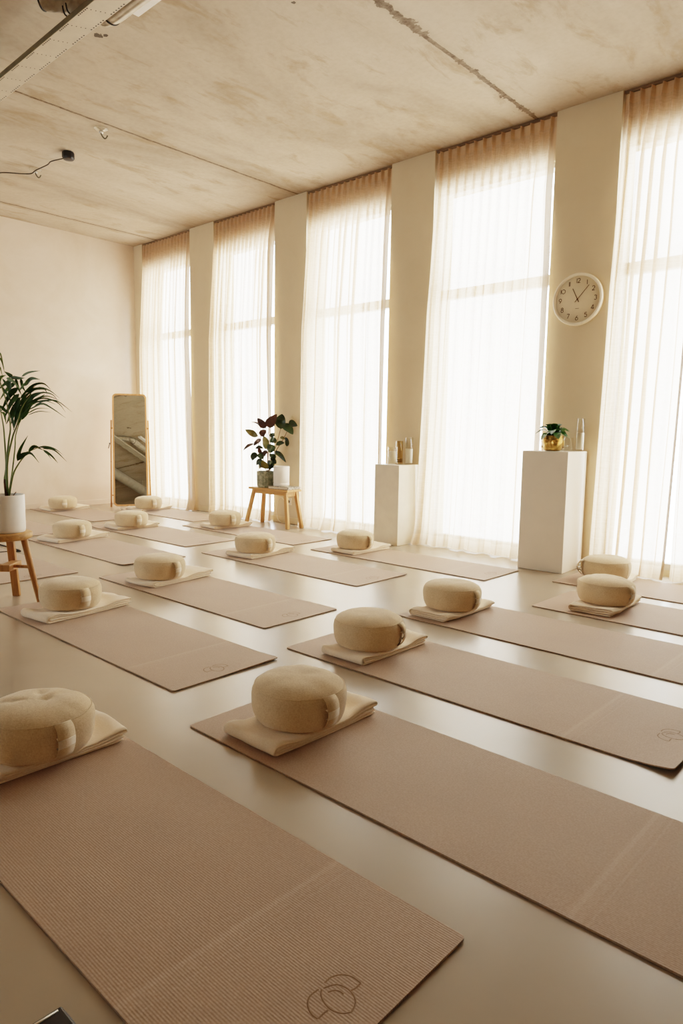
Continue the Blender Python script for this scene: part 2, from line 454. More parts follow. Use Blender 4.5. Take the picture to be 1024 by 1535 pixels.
# ------------------------------------------------------------------ curtains
def curtain(label, xt0, xt1, xb0, xb1, n, seed, ybot=5.41, toes=(), hemL=.35, hemR=.9, z0=.006):
    rg = random.Random(seed)
    NU, NV = n*24, 64
    amp = [rg.uniform(.55, 1.25) for _ in range(n+2)]
    ph = [rg.uniform(-.28, .28) for _ in range(n+2)]
    grp = rg.uniform(0, 6)
    ZT = ZC-.024
    hv = []
    def fn(u, v):
        vv = v**1.0
        z = ZT + (z0-ZT)*vv
        d = ZT - z
        k = u*n; j = int(min(k, n-1e-6)); fr = k-j
        # pinch pleat header
        hp = max(0, 1-abs(fr-.5)/.17)
        pinch = -.036*hp**.7
        # folds running down
        s = min(1, d/.55); s2 = min(1, max(0, (d-.35)/2.2))
        aa = amp[j]*(1-fr)+amp[j+1]*fr; pp = ph[j]*(1-fr)+ph[j+1]*fr
        rd = exp(-((fr-.5)/.15)**2); sg = 1 if sin(j*12.9+seed*3.1) > -.2 else -1
        fold = -.050*aa*rd*(1-.25*s2) - .008*(1-cos(4*pi*fr))*s2
        low = .030*sin(2*pi*u*n*.46+grp) + .014*sin(2*pi*u*n*.27+grp*2+d*.35)
        y = 5.512*(1-s) + (5.512-.02)*s
        w1 = max(0, 1-d/.16)
        if d > .10: w1 = max(0, 1-(d-.10)/.30)
        yy = pinch*w1 + fold*(1-w1)*1.0 + low*s2
        base = 5.512 + (ybot-5.512)*min(1, d/1.45)
        drop = d/ZT
        x = xt0 + (xt1-xt0)*u
        xb = xb0 + (xb1-xb0)*u
        e = max(0, (drop-.28)/.72)**1.3
        x = x*(1-e) + xb*e
        q2 = min(1, max(0, (d-.5)/.9)); x += .03*q2*q2*(3-2*q2)*u**3
        x += s*sg*.030*aa*rd*min(1, u/.08, (1-u)/.08)*(1 if d > .12 else d/.12)
        eg = min(1, u/.08, (1-u)/.08)
        x += eg*(.016*s2*sin(2*pi*u*n+grp)*(.6+.4*sin(u*n*2.1+seed)) + .01*s2*noise.noise((u*6, z*.7, seed)))
        # pooling toes at the floor
        for (tu, tw, tk) in toes:
            g = exp(-((u-tu)/tw)**2)*max(0, 1-z/.30)**2
            yy -= tk*g
            x += tk*.25*g
        if z < .12:
            yy -= .022*(1-z/.12)*(1+noise.noise((u*14, 3.1, seed)))*.7
            z += .022*(noise.noise((u*10, 9.2, seed))+.3)*(1-z/.12) if z < .06 else 0
        y = base+yy
        q = min(1, max(0, (d-.45)/.5)); lim = 5.60 - .138*q*q*(3-2*q)
        y = min(y, lim)
        hv.append(max(hemL*(1 if u < .035 else 0), hemR*(1 if u > .965 else 0)))
        return (x, y, max(z, .003))
    m = MB().grid(NU, NV, fn)
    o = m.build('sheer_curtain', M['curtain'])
    at = o.data.attributes.new('hem', 'FLOAT', 'POINT')
    at.data.foreach_set('value', hv)
    tag(o, label, 'curtain', 'sheer curtains along the window wall')
    return o
B = BAYS
curtain('floor-length sheer white curtain in the far corner, beside the standing mirror', B[0][0]+.01, B[0][1]-.01, -8.94, -7.66, 15, 1, toes=((.95, .08, .05),), ybot=5.425)
curtain('floor-length sheer white curtain directly behind the potted rubber plant', B[1][0]+.01, B[1][1]-.01, -7.25, -6.10, 15, 2, toes=((.86, .06, .03),))
curtain('sheer white curtain with a folded hem, between the wooden bench and cream plinth', B[2][0]+.01, B[2][1]-.01, -5.62, -4.40, 14, 3, toes=((.38, .07, .07), (.1, .08, .03)))
curtain('wide sheer white curtain with beige hem, left of the wall clock', B[3][0]+.01, B[3][1]-.01, -3.99, -2.735, 13, 4, toes=((.03, .08, .06), (.93, .08, .05)))
curtain('sheer white curtain right of the wall clock, tan edge trailing on floor', B[4][0]+.01, -1.62, -2.23, -1.665, 7, 5, toes=((.97, .10, .07),), hemR=1.5)
curtain('sheer white curtain cut off by the right edge of the photo', -1.585, B[4][1]-.01, -1.585, -.95, 7, 6, hemL=.2, ybot=5.43)

# ------------------------------------------------------------------ yoga mats
LOGO = [[(-.135,.007),(-.135,.028),(-.124,.046),(-.105,.056),(-.083,.056)],[(-.083,.056),(-.082,.041),(-.085,.029)],
 [(-.128,-.004),(-.116,.02),(-.094,.028),(-.073,.024),(-.058,.012),(-.051,-.007)],
 [(-.128,-.008),(-.119,-.019),(-.102,-.027),(-.081,-.029),(-.062,-.021),(-.051,-.007)],
 [(-.115,-.005),(-.109,.007),(-.099,.013),(-.089,.013)],
 [(-.133,-.012),(-.133,-.036),(-.122,-.052),(-.104,-.061),(-.086,-.061)],[(-.086,-.061),(-.087,-.044),(-.086,-.035)]]
def yoga_mat(x1, y0, wd, label, lift=(0, 0, 0, 0), L=1.83, seed=0, rz=0):
    """x1: logo end, y0: edge nearest the camera side; lift: corners (-x-y, -x+y, +x-y, +x+y)"""
    T = .005
    root = thing('yoga_mat', (x1, y0, 0), label, 'yoga mat', 'taupe yoga mats laid out in rows', rz)
    def z_at(X, Y):
        u = (X+L)/L; v = Y/wd
        z = .0012 + .0010*(noise.noise((X*2.5, Y*3, seed))+.5)
        e0 = max(0, 1-u/.10)**2; e1 = max(0, (u-.90)/.10)**2
        c0 = max(0, 1-v/.6); c1 = max(0, 1-(1-v)/.6)
        return max(.0006, z + e0*(lift[0]*c0+lift[1]*c1) + e1*(lift[2]*c0+lift[3]*c1))
    NX, NY = 60, 18
    R = .012
    def xy(u, v):
        X = -L+L*u; Y = wd*v
        # rounded corners
        for cx, sx in ((-L, 1), (0, -1)):
            for cy, sy in ((0, 1), (wd, -1)):
                dx = (X-cx)*sx; dy = (Y-cy)*sy
                if dx < R and dy < R:
                    px, py = R-dx, R-dy; h = sqrt(px*px+py*py); mx = max(px, py)
                    if h > 1e-9: X = cx+sx*(R-px*mx/h); Y = cy+sy*(R-py*mx/h)
        return X, Y
    us = sorted(set([i/NX for i in range(NX+1)] + [R*k/3/L for k in range(4)] + [1-R*k/3/L for k in range(4)]))
    vs_ = sorted(set([i/NY for i in range(NY+1)] + [R*k/3/wd for k in range(4)] + [1-R*k/3/wd for k in range(4)]))
    nu, nv = len(us), len(vs_)
    top = []; bot = []
    for v in vs_:
        for u in us:
            X, Y = xy(u, v); z = z_at(X, Y)
            top.append((X, Y, z+T)); bot.append((X, Y, z))
    fs = []
    N = nu*nv
    for j in range(nv-1):
        for i in range(nu-1):
            a = j*nu+i; fs.append((a, a+1, a+nu+1, a+nu)); fs.append((N+a, N+a+nu, N+a+nu+1, N+a+1))
    per = [i for i in range(nu)] + [j*nu+nu-1 for j in range(1, nv)] + [(nv-1)*nu+i for i in range(nu-2, -1, -1)] + [j*nu for j in range(nv-2, 0, -1)]
    for a, b in zip(per, per[1:]+per[:1]): fs.append((N+a, N+b, b, a))
    MB().add(top+bot, fs).build('foam_sheet', M['mat'], root, angle=40)
    lg = MB()
    for l in LOGO:
        q = resample([(a, b+wd/2, 0) for a, b in l], 14)
        vs = []
        for i, p in enumerate(q):
            t = (q[min(i+1, 14)]-q[max(i-1, 0)]).normalized(); s = Vector((-t.y, t.x, 0))*.0019
            z = z_at(p.x, p.y)+T
            vs += [(p.x+s.x, p.y+s.y, z+.0002), (p.x, p.y, z+.0007), (p.x-s.x, p.y-s.y, z+.0002)]
        lg.add(vs, [f for i in range(14) for f in ((i*3, i*3+3, i*3+4, i*3+1), (i*3+1, i*3+4, i*3+5, i*3+2))])
    lo = lg.build('pressed_logo', M['logo'], root)
    lo['label'] = 'darker pressed lotus-like line emblem'
    return root
MATS = [
 (-.709, .580, .612, 'nearest taupe yoga mat in bottom left, its large logo facing the camera', (0,0,0,.001)),
 (-.196, 1.402, .592, 'wide foreground taupe yoga mat running off the bottom right edge of the photo', (0,0,0,0)),
 (-.615, 2.274, .590, 'taupe yoga mat with curled corner and logo at the right edge of photo', (0,0,.016,.004)),
 (-.60, 3.165, .590, 'taupe yoga mat whose cushion sits on a double-folded blanket, right of centre', (0,0,0,0)),
 (-.142, 3.953, .595, 'taupe yoga mat with the rumpled blanket, second nearest the windows on right', (0,0,0,0)),
 (-.38, 4.731, .580, 'taupe yoga mat closest to the curtains at the far right edge', (0,0,0,0)),
 (-2.347, 1.550, .585, 'taupe yoga mat in front of the round stool with whole logo end showing', (.003,0,0,.006)),
 (-2.775, 2.420, .590, 'centre taupe yoga mat directly behind the one by the round stool', (0,0,0,0)),
 (-3.105, 3.562, .592, 'taupe yoga mat in the middle of the floor in front of the wooden bench', (0,0,0,.004)),
 (-2.575, 4.390, .535, 'taupe yoga mat ending beside the white plinth with golden head planter', (0,0,0,.002)),
 (-4.872, 2.772, .592, 'taupe yoga mat beside the round stool on its far side', (.002,0,.008,0)),
 (-5.282, 3.640, .592, 'taupe yoga mat with raised dark corner, in front of the one by the mirror', (.022,0,.002,0)),
 (-4.68, 4.440, .545, 'taupe yoga mat with cushion just left of the wooden bench legs', (0,0,0,.003)),
 (-7.43, 3.860, .600, 'farthest taupe yoga mat, laid near the back wall left of the mirror', (0,0,.003,0)),
 (-6.69, 4.720, .560, 'taupe yoga mat starting right at the foot of the standing mirror', (.012,0,0,0)),
 (-4.862, 1.800, .600, 'taupe yoga mat seen between and behind the legs of the round stool', (0,0,0,0)),
 (-6.845, 2.740, .610, 'taupe yoga mat mostly hidden behind the white palm pot', (0,0,0,0)),
]
for i, (x1, y0, wd, lab, lift) in enumerate(MATS):
    yoga_mat(x1, y0, wd, lab, lift, L=1.66 if i == 14 else 1.83, seed=i*3.7)

# ------------------------------------------------------------------ folded blankets
def blanket(cx, cy, wx, ly, rz, label, seed, messy=0, hgt=.047, z0=.0078, cu=(0, 0)):
    ca, sa_ = cos(radians(-rz)), sin(radians(-rz)); ux, uy = cu[0]-cx, cu[1]-cy; ux, uy = ux*ca-uy*sa_, ux*sa_+uy*ca
    root = thing('folded_blanket', (cx, cy, z0), label, 'blanket', 'folded cream blankets under the cushions', radians(rz))
    t = hgt/4*.95; zl = [hgt*(k+.5)/4 for k in range(4)]
    h = ly/2; pts = []
    def lay(y0, y1, z, n=22):
        for i in range(n): pts.append((y0+(y1-y0)*i/(n-1), z))
    ro = (zl[3]-zl[0])/2; ri = (zl[2]-zl[1])/2
    j = RNG.uniform
    lay(h-.012+j(-.01, .008), -h+ro, zl[0])
    for k in range(1, 9): a = pi*k/9; pts.append((-h+ro-ro*sin(a), hgt/2-ro*cos(a)))
    lay(-h+ro, h-ri, zl[3])
    for k in range(1, 5): a = pi*k/5; pts.append((h-ri+ri*sin(a), (zl[2]+zl[3])/2+ri*cos(a)))
    lay(h-ri, -h+ro+.004, zl[2])
    for k in range(1, 5): a = pi*k/5; pts.append((-h+ro+.004-ri*sin(a), hgt/2+ri*cos(a)))
    lay(-h+ro+.004, h-.004+j(-.008, .006), zl[1])
    NXX = 20; n = len(pts); vs = []; fs = []
    for side in (0, 1):
        for k in range(NXX+1):
            u = k/NXX
            for i, (y, z) in enumerate(pts):
                a = pts[max(i-1, 0)]; b = pts[min(i+1, n-1)]
                dy, dz = b[0]-a[0], b[1]-a[1]; q = sqrt(dy*dy+dz*dz) or 1
                ny, nz = -dz/q, dy/q
                sg = (.5 if side == 0 else -.5)*t
                # softer rims at the open ends
                if k in (0, NXX): sg *= .55
                Y = y+ny*sg; Z = z+nz*sg
                sl = i/n
                xo = .006*noise.noise((sl*7, seed, u*2)) + messy*.03*noise.noise((sl*5, seed+4, u))
                X = -wx/2 + wx*u + xo*(2*abs(u-.5))
                if k in (0, NXX): X += (-.003 if k == NXX else .003)
                Y += .006*noise.noise((X*7, seed+1.3, sl*1.5))+messy*.03*noise.noise((X*6, seed+2, sl*4))
                up = max(0, Z/hgt)
                edge = max(abs(X)/(wx/2), abs(Y)/h)
                Z += up*(.0045*noise.noise((X*9, Y*9, seed))+ .006*noise.noise((X*3, Y*3, seed+7))*(edge) - (.004+.010*messy*noise.noise((X*8, Y*8, seed+3))**2) * max(0, edge-.75)*4*.5)
                if edge > .72 and up > .4: Z += up*(.006*max(0, 1-abs(edge-.86)/.14)+.006*noise.noise((X*16, Y*16, seed+5))*min(1, (edge-.72)/.1))
                rc = sqrt((X-ux)**2+(Y-uy)**2); q = min(1, max(0, (.26-rc)/.075)); q = q*q*(3-2*q); Z *= 1-.36*q
                if rc < .187: Z = min(Z, hgt*.64-.0005)
                vs.append((X, Y, max(Z, .0004)))
    S = (NXX+1)*n
    for k in range(NXX):
        for i in range(n-1):
            a = k*n+i
            fs.append((a, a+1, a+n+1, a+n)); fs.append((S+a, S+a+n, S+a+n+1, S+a+1))
    for i in range(n-1):
        fs.append((i, S+i, S+i+1, i+1)); a = NXX*n+i; fs.append((a, a+1, S+a+1, S+a))
    for k in range(NXX):
        a = k*n; fs.append((a, a+n, S+a+n, S+a)); a = k*n+n-1; fs.append((a, S+a, S+a+n, a+n))
    MB().add(vs, fs).build('folded_cloth', M['blanket'], root, sub=1)
    return root
# ------------------------------------------------------------------ meditation cushions
def cushion(cx, cy, z, strap_deg, label, seed, D=.35, H=.15, dimples=0, flip=False):
    root = thing('meditation_cushion', (cx, cy, z), label, 'cushion', 'round oatmeal meditation cushions')
    rg = random.Random(seed*11+3)
    a1, a2, a3 = rg.uniform(0, 6), rg.uniform(0, 6), rg.uniform(0, 6)
    sa = radians(strap_deg); k = D/.35; kh = H/.15
    dm = [(rg.uniform(.02, .09), rg.uniform(0, 6.28), rg.uniform(.006, .012)) for _ in range(dimples)]
    def fn(r, a, zz):
        r *= k; zz *= kh
        up = zz/H
        rr = r*(1+.012*sin(2*a+a1)+.008*sin(3*a+a2)*up) + .0016*up*(1-up)*4*noise.noise((a*5, zz*30, seed))
        Z = zz
        if up > .7:
            Z += (up-.7)/.3*(.004*sin(a+a3)*r/.17 + .003*noise.noise((r*cos(a)*18, r*sin(a)*18, seed)))
            for (dr, da, dh) in dm:
                q = (r*cos(a)-dr*cos(da))**2+(r*sin(a)-dr*sin(da))**2
                Z -= dh*exp(-q/.00035)*(up-.7)/.3
        if r > .10: Z += .0018*noise.noise((a*4, seed, 1.5))
        return (rr*cos(a), rr*sin(a), max(Z, .0005))
    prof = [(0,.001),(.06,.0008),(.115,.0008),(.142,.0015),(.155,.006),(.163,.015),(.169,.030),(.1735,.050),(.1755,.072),(.1755,.090),(.173,.104),(.168,.114),(.1645,.1185),
            (.160,.1225),(.151,.1285),(.137,.135),(.119,.141),(.098,.1455),(.076,.148),(.052,.149),(.028,.149),(0,.1485)]
    MB().lathe(prof, 72, fn=fn).build('padded_body', M['zafu'], root)
    sm = MB()
    for (r, zz) in ((.1655, .1188), (.1555, .0062)):
        sm.tube([fn(r, 2*pi*i/72, zz) for i in range(72)], .0014, 5, True)
    vp = [fn(r+.0008, sa+2.3, zz) for r, zz in prof[4:13]]
    sm.tube(vp, .0011, 5)
    sm.build('seam', M['zafu'], root)
    # carrying strap: stands off the side
    def srad(zz):
        for (r0, z0_), (r1, z1_) in zip(prof, prof[1:]):
            if z0_ <= zz <= z1_ and z1_ > z0_ and r0 > .1: return r0+(r1-r0)*(zz-z0_)/(z1_-z0_)
        return .15
    def strap(name, mat, t0, t1, hw, off, par, th=.003):
        N = 14; vs = []; fs = []
        for i in range(N+1):
            t = t0+(t1-t0)*i/N
            sd_ = -1 if flip else 1
            zz = .119+(.016-.119)*t
            bul = (.004+.016*max(0, sin(pi*t))**.8)*(1 if 0 < i < N else 0) + .0012 + off
            for side in (-1, 0, 1):
                for lay in (0, 1):
                    ang = sa+side*hw/.175*(1-.04*sin(pi*t))
                    rr = srad(zz)+bul*(1.15 if side*sd_ == -1 else .95 if side == 0 else .55)*(1.7 if flip else 1)+lay*th
                    vs.append((rr*k*cos(ang), rr*k*sin(ang), zz*kh))
        for i in range(N):
            a = i*6; b = a+6
            fs += [(a+1, a+3, b+3, b+1), (a+3, a+5, b+5, b+3), (a, b, b+2, a+2), (a+2, b+2, b+4, a+4), (a, a+1, b+1, b), (a+5, a+4, b+4, b+5)]
        fs += [(0, 2, 3, 1), (2, 4, 5, 3), (N*6+1, N*6+3, N*6+2, N*6), (N*6+3, N*6+5, N*6+4, N*6+2)]
        return MB().add(vs, fs).build(name, mat, par)
    st = strap('carry_strap', M['zafu_strap'], 0, 1, .029, 0, root)
    tg = strap('woven_tag', M['zafu_tag'], .36, .66, .0295, .0034, st, .0012)
    tg['label'] = 'paler cloth tag sewn around the strap'
    return root
ZB, ZCu = .0078, .0380
# (name, cushion x,y, strap angle, blanket x,y,wx,ly,rz, descriptions)
SETS = [
 ((-2.19, .925), 2, (-2.21, .905, .28, .56, 0), 'round oatmeal cushion cut off by the left edge, on the nearest mat', 'folded cream blanket at the left edge on the nearest mat', 4, 0),
 ((-1.745, 1.690), -5, (-1.735, 1.705, .275, .53, 0), 'large round oatmeal cushion in the centre foreground on the widest mat', 'folded cream blanket under the centre foreground cushion', 0, 0),
 ((-2.135, 2.545), 16, (-2.115, 2.58, .275, .51, 0), 'round oatmeal cushion behind the centre foreground one, on mat with curled corner', 'folded cream blanket on the mat with the curled corner', 0, 0),
 ((-2.25, 3.465), -3, (-2.245, 3.47, .53, .27, -90), 'tall round oatmeal cushion right of centre, on a blanket folded in visible layers', 'cream blanket with stacked fold edges facing the camera, right of centre', 0, .15),
 ((-1.635, 4.285), -13, (-1.63, 4.275, .54, .28, -88), 'round oatmeal cushion on rumpled blanket at right, in front of another cushion', 'rumpled cream blanket with spread folds on the right-hand mat', 1, .6),
 ((-1.93, 5.03), -141, (-1.90, 5.01, .28, .50, 2), 'round oatmeal cushion half hidden by another, right of white plinth, strap pointing left', 'cream blanket nearly hidden beneath the rear right-hand cushion', 0, 0),
 ((-3.86, 1.850), 0, (-3.82, 1.875, .27, .57, 9), 'round oatmeal cushion right beside the foot of the round stool', 'folded cream blanket beside the round stool foot, loop at its right end', 0, .1),
 ((-4.19, 2.670), 8, (-4.19, 2.755, .30, .56, 8), 'round oatmeal cushion on the centre mat behind the stool-side mat', 'folded cream blanket on the centre mat behind the stool-side mat', 0, 0),
 ((-4.54, 3.850), 1, (-4.54, 3.92, .30, .56, 6), 'round oatmeal cushion in the middle of the floor before the wooden bench', 'folded cream blanket in the middle of the floor before the wooden bench', 0, 0),
 ((-4.065, 4.63), 4, (-4.05, 4.70, .28, .53, 0), 'round oatmeal cushion just in front of the cream plinth with candle glasses', 'folded cream blanket just in front of the cream plinth', 0, 0),
 ((-6.34, 3.075), 3, (-6.40, 3.12, .33, .58, 10), 'round oatmeal cushion on the mat beyond the round stool, right of palm pot', 'loosely folded cream blanket on the mat beyond the round stool', 0, .35),
 ((-6.68, 3.910), -5, (-6.74, 3.95, .32, .50, -3), 'round oatmeal cushion second from the mirror, on the mat with the raised corner', 'folded cream blanket on the mat with the raised dark corner', 0, 0),
 ((-6.045, 4.690), -8, (-6.10, 4.75, .30, .50, -4), 'round oatmeal cushion with creased top just left of the wooden bench', 'folded cream blanket just left of the wooden bench', 2, 0),
 ((-8.70, 4.105), -19, (-8.80, 4.175, .33, .54, 0), 'farthest round oatmeal cushion, left of the mirror near the back wall', 'folded cream blanket farthest away, near the back wall', 0, 0),
 ((-8.01, 4.945), -7, (-8.09, 5.01, .33, .50, 6), 'round oatmeal cushion in front of the standing mirror, covering its lower corner', 'folded cream blanket at the foot of the standing mirror', 0, 0),
]
for i, (c, sa, b, cl, bl, dm, ms) in enumerate(SETS):
    blanket(b[0], b[1], b[2], b[3], b[4], bl, i*5.3+1, ms, cu=c)
    cushion(c[0], c[1], ZCu, sa, cl, i+1, dimples=dm, D=.352 if i not in (9,) else .335, H=.160, flip=(i == 5))

# ------------------------------------------------------------------ plinths
def plinth(x, y, wx, wy, h, rz, mat, label):
    root = thing('display_plinth', (x, y, 0), label, 'plinth', 'square display plinths by the windows', radians(rz))
    MB().box((-wx/2, -wy/2, .001), (wx/2, wy/2, h-.0005)).build('plinth_body', mat, root, smooth=False, bevel=.003)
    return root
plinth(-4.1275, 5.300, .295, .315, .775, 0.5, M['cream_paint'], 'shorter cream square plinth carrying three candle glasses')
plinth(-2.480, 5.252, .375, .395, .955, 2.5, M['white_paint'], 'taller white square plinth carrying the golden head planter')

# candle glasses
def cylinder_glass(x, y, z, r, h, label, candle=None, mat='glass', cr=None, lab=True, group='candle glasses on the plinths'):
    root = thing('candle_glass', (x, y, z+.0012), label, 'candle glass', group)
    pr = [(0, 0), (r*.97, 0), (r, .003), (r, h), (r-.0025, h), (r-.0025, .012), (0, .010)]
    MB().lathe(pr, 40).build('glass_cylinder', M[mat], root)
    if candle:
        cr = cr or r*.82
        c = MB().lathe([(0, .0125), (cr, .0125), (cr, candle), (cr*.97, candle+.002), (cr*.3, candle-.002), (0, candle-.002)], 32).build('pillar_candle', M['wax'], root)
        MB().tube([(0, 0, candle-.003), (.001, 0, candle+.006), (.002, .001, candle+.012)], .0009, 6).build('wick', M['black'], c)
    return root
cylinder_glass(-4.165, 5.275, .775, .048, .165, 'short wide glass holding a white candle, leftmost on the cream plinth', .125)
cylinder_glass(-4.175, 5.395, .775, .037, .225, 'tall smoky glass cylinder in the middle of the cream plinth', .05, 'amber_glass', .03)
cylinder_glass(-4.055, 5.395, .775, .038, .262, 'tallest clear glass with white candle, right end of the cream plinth', .150, cr=.0355)
cylinder_glass(-2.335, 5.385, .955, .0315, .262, 'tall clear glass with white candle right of the golden head planter', .145, cr=.0295)
cylinder_glass(-2.438, 5.395, .955, .040, .105, 'low wide empty glass behind the tealight on the white plinth')
tl = thing('tealight_holder', (-2.362, 5.185, .9562), 'tiny glass tealight holder at the foot of the golden head planter', 'tealight')
tlp = [(0, 0), (.012, 0), (.014, .003), (.010, .012), (.013, .02), (.024, .034), (.026, .047), (.0225, .047), (.02, .036), (0, .028)]
def tfn(r, a, z): rr = r*(1+.12*cos(6*a)*(1 if z > .02 else 0)); return (rr*cos(a), rr*sin(a), z)
MB().lathe(tlp, 36, fn=tfn).build('faceted_glass', M['glass'], tl)
MB().lathe([(0, .0295), (.016, .032), (.017, .042), (0, .043)], 24).build('candle', M['wax'], tl)

# golden head planter
HP = Vector((-2.475, 5.19, .9562))
hp = thing('head_planter', HP, 'golden serene-face planter with a leafy green plant on the white plinth', 'planter')
face = math.atan2(-5.165, 2.50) - .12
def head(r, a, z):
    """a measured from the face"""
    up = z/.125
    x, y = r*cos(a), r*sin(a)*.90
    d = a if a <= pi else a-2*pi
    g = lambda da, dz, sa_, sz: exp(-((d-da)/sa_)**2-((z-dz)/sz)**2)
    o = 0
    if r > .02:
        o += .016*g(0, .058, .13, .016)+.008*g(0, .075, .10, .018)          # nose
        for s in (-1, 1):
            o += -.007*g(s*.40, .074, .17, .008) + .006*g(s*.42, .070, .20, .005)   # eye hollow, lid
            o += .006*g(s*.40, .086, .26, .006)                                     # brow
            o += .006*g(s*.55, .045, .25, .02)                                      # cheek
        o += .007*g(0, .036, .22, .005)+.006*g(0, .028, .17, .004)-.004*g(0, .032, .22, .002)   # lips
        o += .008*g(0, .012, .25, .010)                                             # chin
        if up > .82 or abs(d) > 1.35:
            o += .0035*max(0, sin(d*16)*sin(z*330))                                # curls
    k = 1+o/max(r, .02)
    return (x*k, y*k, z)
prof = [(0, .001), (.045, .001), (.052, .004)]+[(.056+.016*sin(pi*min(1, (i/40)*1.05)*.62), .006+.115*i/40) for i in range(1, 41)]+[(.063, .123), (.060, .115), (.056, .10), (0, .098)]
hb = MB().lathe(prof, 128, fn=head).build('golden_head', M['gold'], hp); hb.rotation_euler = (0, 0, face); hb.scale = (1.28, 1.28, 1)
for s in (-1, 1):
    e = MB().lathe([(0, -.034), (.007, -.031), (.0095, -.022), (.007, -.008), (.008, .008), (.0115, .018), (.010, .027), (.004, .032), (0, .033)], 16)
    eo = e.build('ear', M['gold'], hb); eo.location = (-.004, s*.064, .055); eo.scale = (1, .55, 1)
MB().lathe([(0, .1005), (.066, .1005), (.06, .104), (0, .107)], 24).build('soil', M['soil'], hp)
pl = MB(); rg = random.Random(5)
for i in range(36):
    a = 2*pi*i/36*5.1+rg.uniform(-.3, .3); el = rg.uniform(.1, 1.45); L_ = rg.uniform(.105, .15)*(1-.25*el/1.4)
    b0 = Vector((.012*cos(a), .012*sin(a), .105))
    c1 = b0+Vector((cos(a)*cos(el), sin(a)*cos(el), sin(el)))*L_*.55+Vector((0, 0, .03))
    c2 = b0+Vector((cos(a)*cos(el), sin(a)*cos(el), sin(el)))*L_*1.15+Vector((0, 0, -.005-.035*(1-el/1.4)))
    pl.leaf([b0, c1, c2], .032, Vector((-sin(a), cos(a), .15)), .18, lambda u: max(.05, max(0, sin(pi*max(0, (u-.18)/.82)))**.65 if u > .18 else .06), 9)
pl.build('foliage', M['peperomia'], hp)

# ------------------------------------------------------------------ wall clock
CK = Vector((-2.452, YW-.001, 2.171)); CR = .207
ck = thing('wall_clock', CK, 'round white wall clock with brown numerals showing seven past eleven', 'clock')
Rx = Matrix.Rotation(radians(90), 4, 'X')
def facing_wall(o): o.rotation_euler = (radians(90), 0, 0); return o
facing_wall(MB().lathe([(0, .0), (CR*.97, 0), (CR, .006), (CR, .030), (CR-.004, .037), (CR-.012, .039), (CR-.020, .036), (CR-.023, .022), (CR-.024, .020), (0, .019)], 96).build('case', M['clock_rim'], ck))
facing_wall(MB().lathe([(0, .0205), (CR-.0245, .0205), (CR-.0245, .0193)], 96).build('dial', M['clock_face'], ck))
def stroke(mb, pts, w, z, smooth=True):
    q = resample([(a, b, 0) for a, b in pts], max(2, 6*(len(pts)-1))) if smooth and len(pts) > 2 else [Vector((a, b, 0)) for a, b in pts]
    vs = []; m = len(q)
    for i, p in enumerate(q):
        t = (q[min(i+1, m-1)]-q[max(i-1, 0)]).normalized(); s = Vector((-t.y, t.x, 0))*w
        vs += [(p.x+s.x, p.y+s.y, z), (p.x-s.x, p.y-s.y, z)]
    mb.add(vs, [(i*2, i*2+1, i*2+3, i*2+2) for i in range(m-1)])
def circ(cx, cy, r, a0=0, a1=360, n=14): return [(cx+r*cos(radians(a0+(a1-a0)*i/n)), cy+r*sin(radians(a0+(a1-a0)*i/n))) for i in range(n+1)]
DIG = {'0': [circ(0, .5, .44)], '1': [[(0, 0), (0, 1)]], '2': [circ(0, .70, .28, 165, -35)+[(-.30, .02)], [(-.30, .04), (.30, .04)]],
 '3': [circ(0, .73, .24, 150, -80), circ(0, .27, .27, 80, -150)], '4': [[(.14, 0), (.14, 1)], [(.14, 1), (-.32, .25)], [(-.32, .25), (.34, .25)]],
 '5': [[(.26, .96), (-.16, .96)], [(-.16, .96), (-.24, .55)], circ(0, .32, .30, 130, -150)], '6': [circ(0, .30, .29), [(-.24, .45), (.12, 1)]],
 '7': [[(-.28, .96), (.30, .96)], [(.30, .96), (-.12, 0)]], '8': [circ(0, .75, .22), circ(0, .27, .27)], '9': [circ(0, .70, .29), [(.24, .55), (-.12, 0)]]}
for hnum in range(1, 13):
    a = radians(90-30*hnum); cx, cy = .146*cos(a), .146*sin(a); s = str(hnum); nm = MB(); H_ = .036
    wds = {'1': .22, '0': .95}; tot = sum(wds.get(c, .72) for c in s); x = -tot/2
    for c in s:
        wv = wds.get(c, .72); ox = x+wv/2; x += wv
        for st_ in DIG[c]:
            stroke(nm, [(cx+(px+ox)*H_, cy+(py-.5)*H_) for px, py in st_], .0026, .0212)
    facing_wall(nm.build('numeral', M['brown_ink'], ck, smooth=False))
def hand(name, ang, l, tail, w, z):
    a = radians(90-ang); d = Vector((cos(a), sin(a), 0)); s = Vector((-d.y, d.x, 0))
    m = MB(); p0 = -d*tail; p1 = d*l
    bot = [p0-s*w, p1-s*w*.7, p1+s*w*.7, p0+s*w]
    m.hexa([v+Vector((0, 0, z)) for v in bot], [v+Vector((0, 0, z+.0012)) for v in bot])
    facing_wall(m.build(name, M['brown_ink'], ck, smooth=False))
hand('hour_hand', 333.5, .098, .026, .0034, .0235); hand('minute_hand', 42, .138, .03, .0026, .026)
facing_wall(MB().lathe([(0, .0225), (.006, .0225), (.006, .029), (0, .030)], 20).build('hand_pin', M['brown_ink'], ck))
mk = MB(); stroke(mk, [(-.016, -.072), (.016, -.072)], .0016, .0212); facing_wall(mk.build('maker_mark', M['brown_ink'], ck, smooth=False))

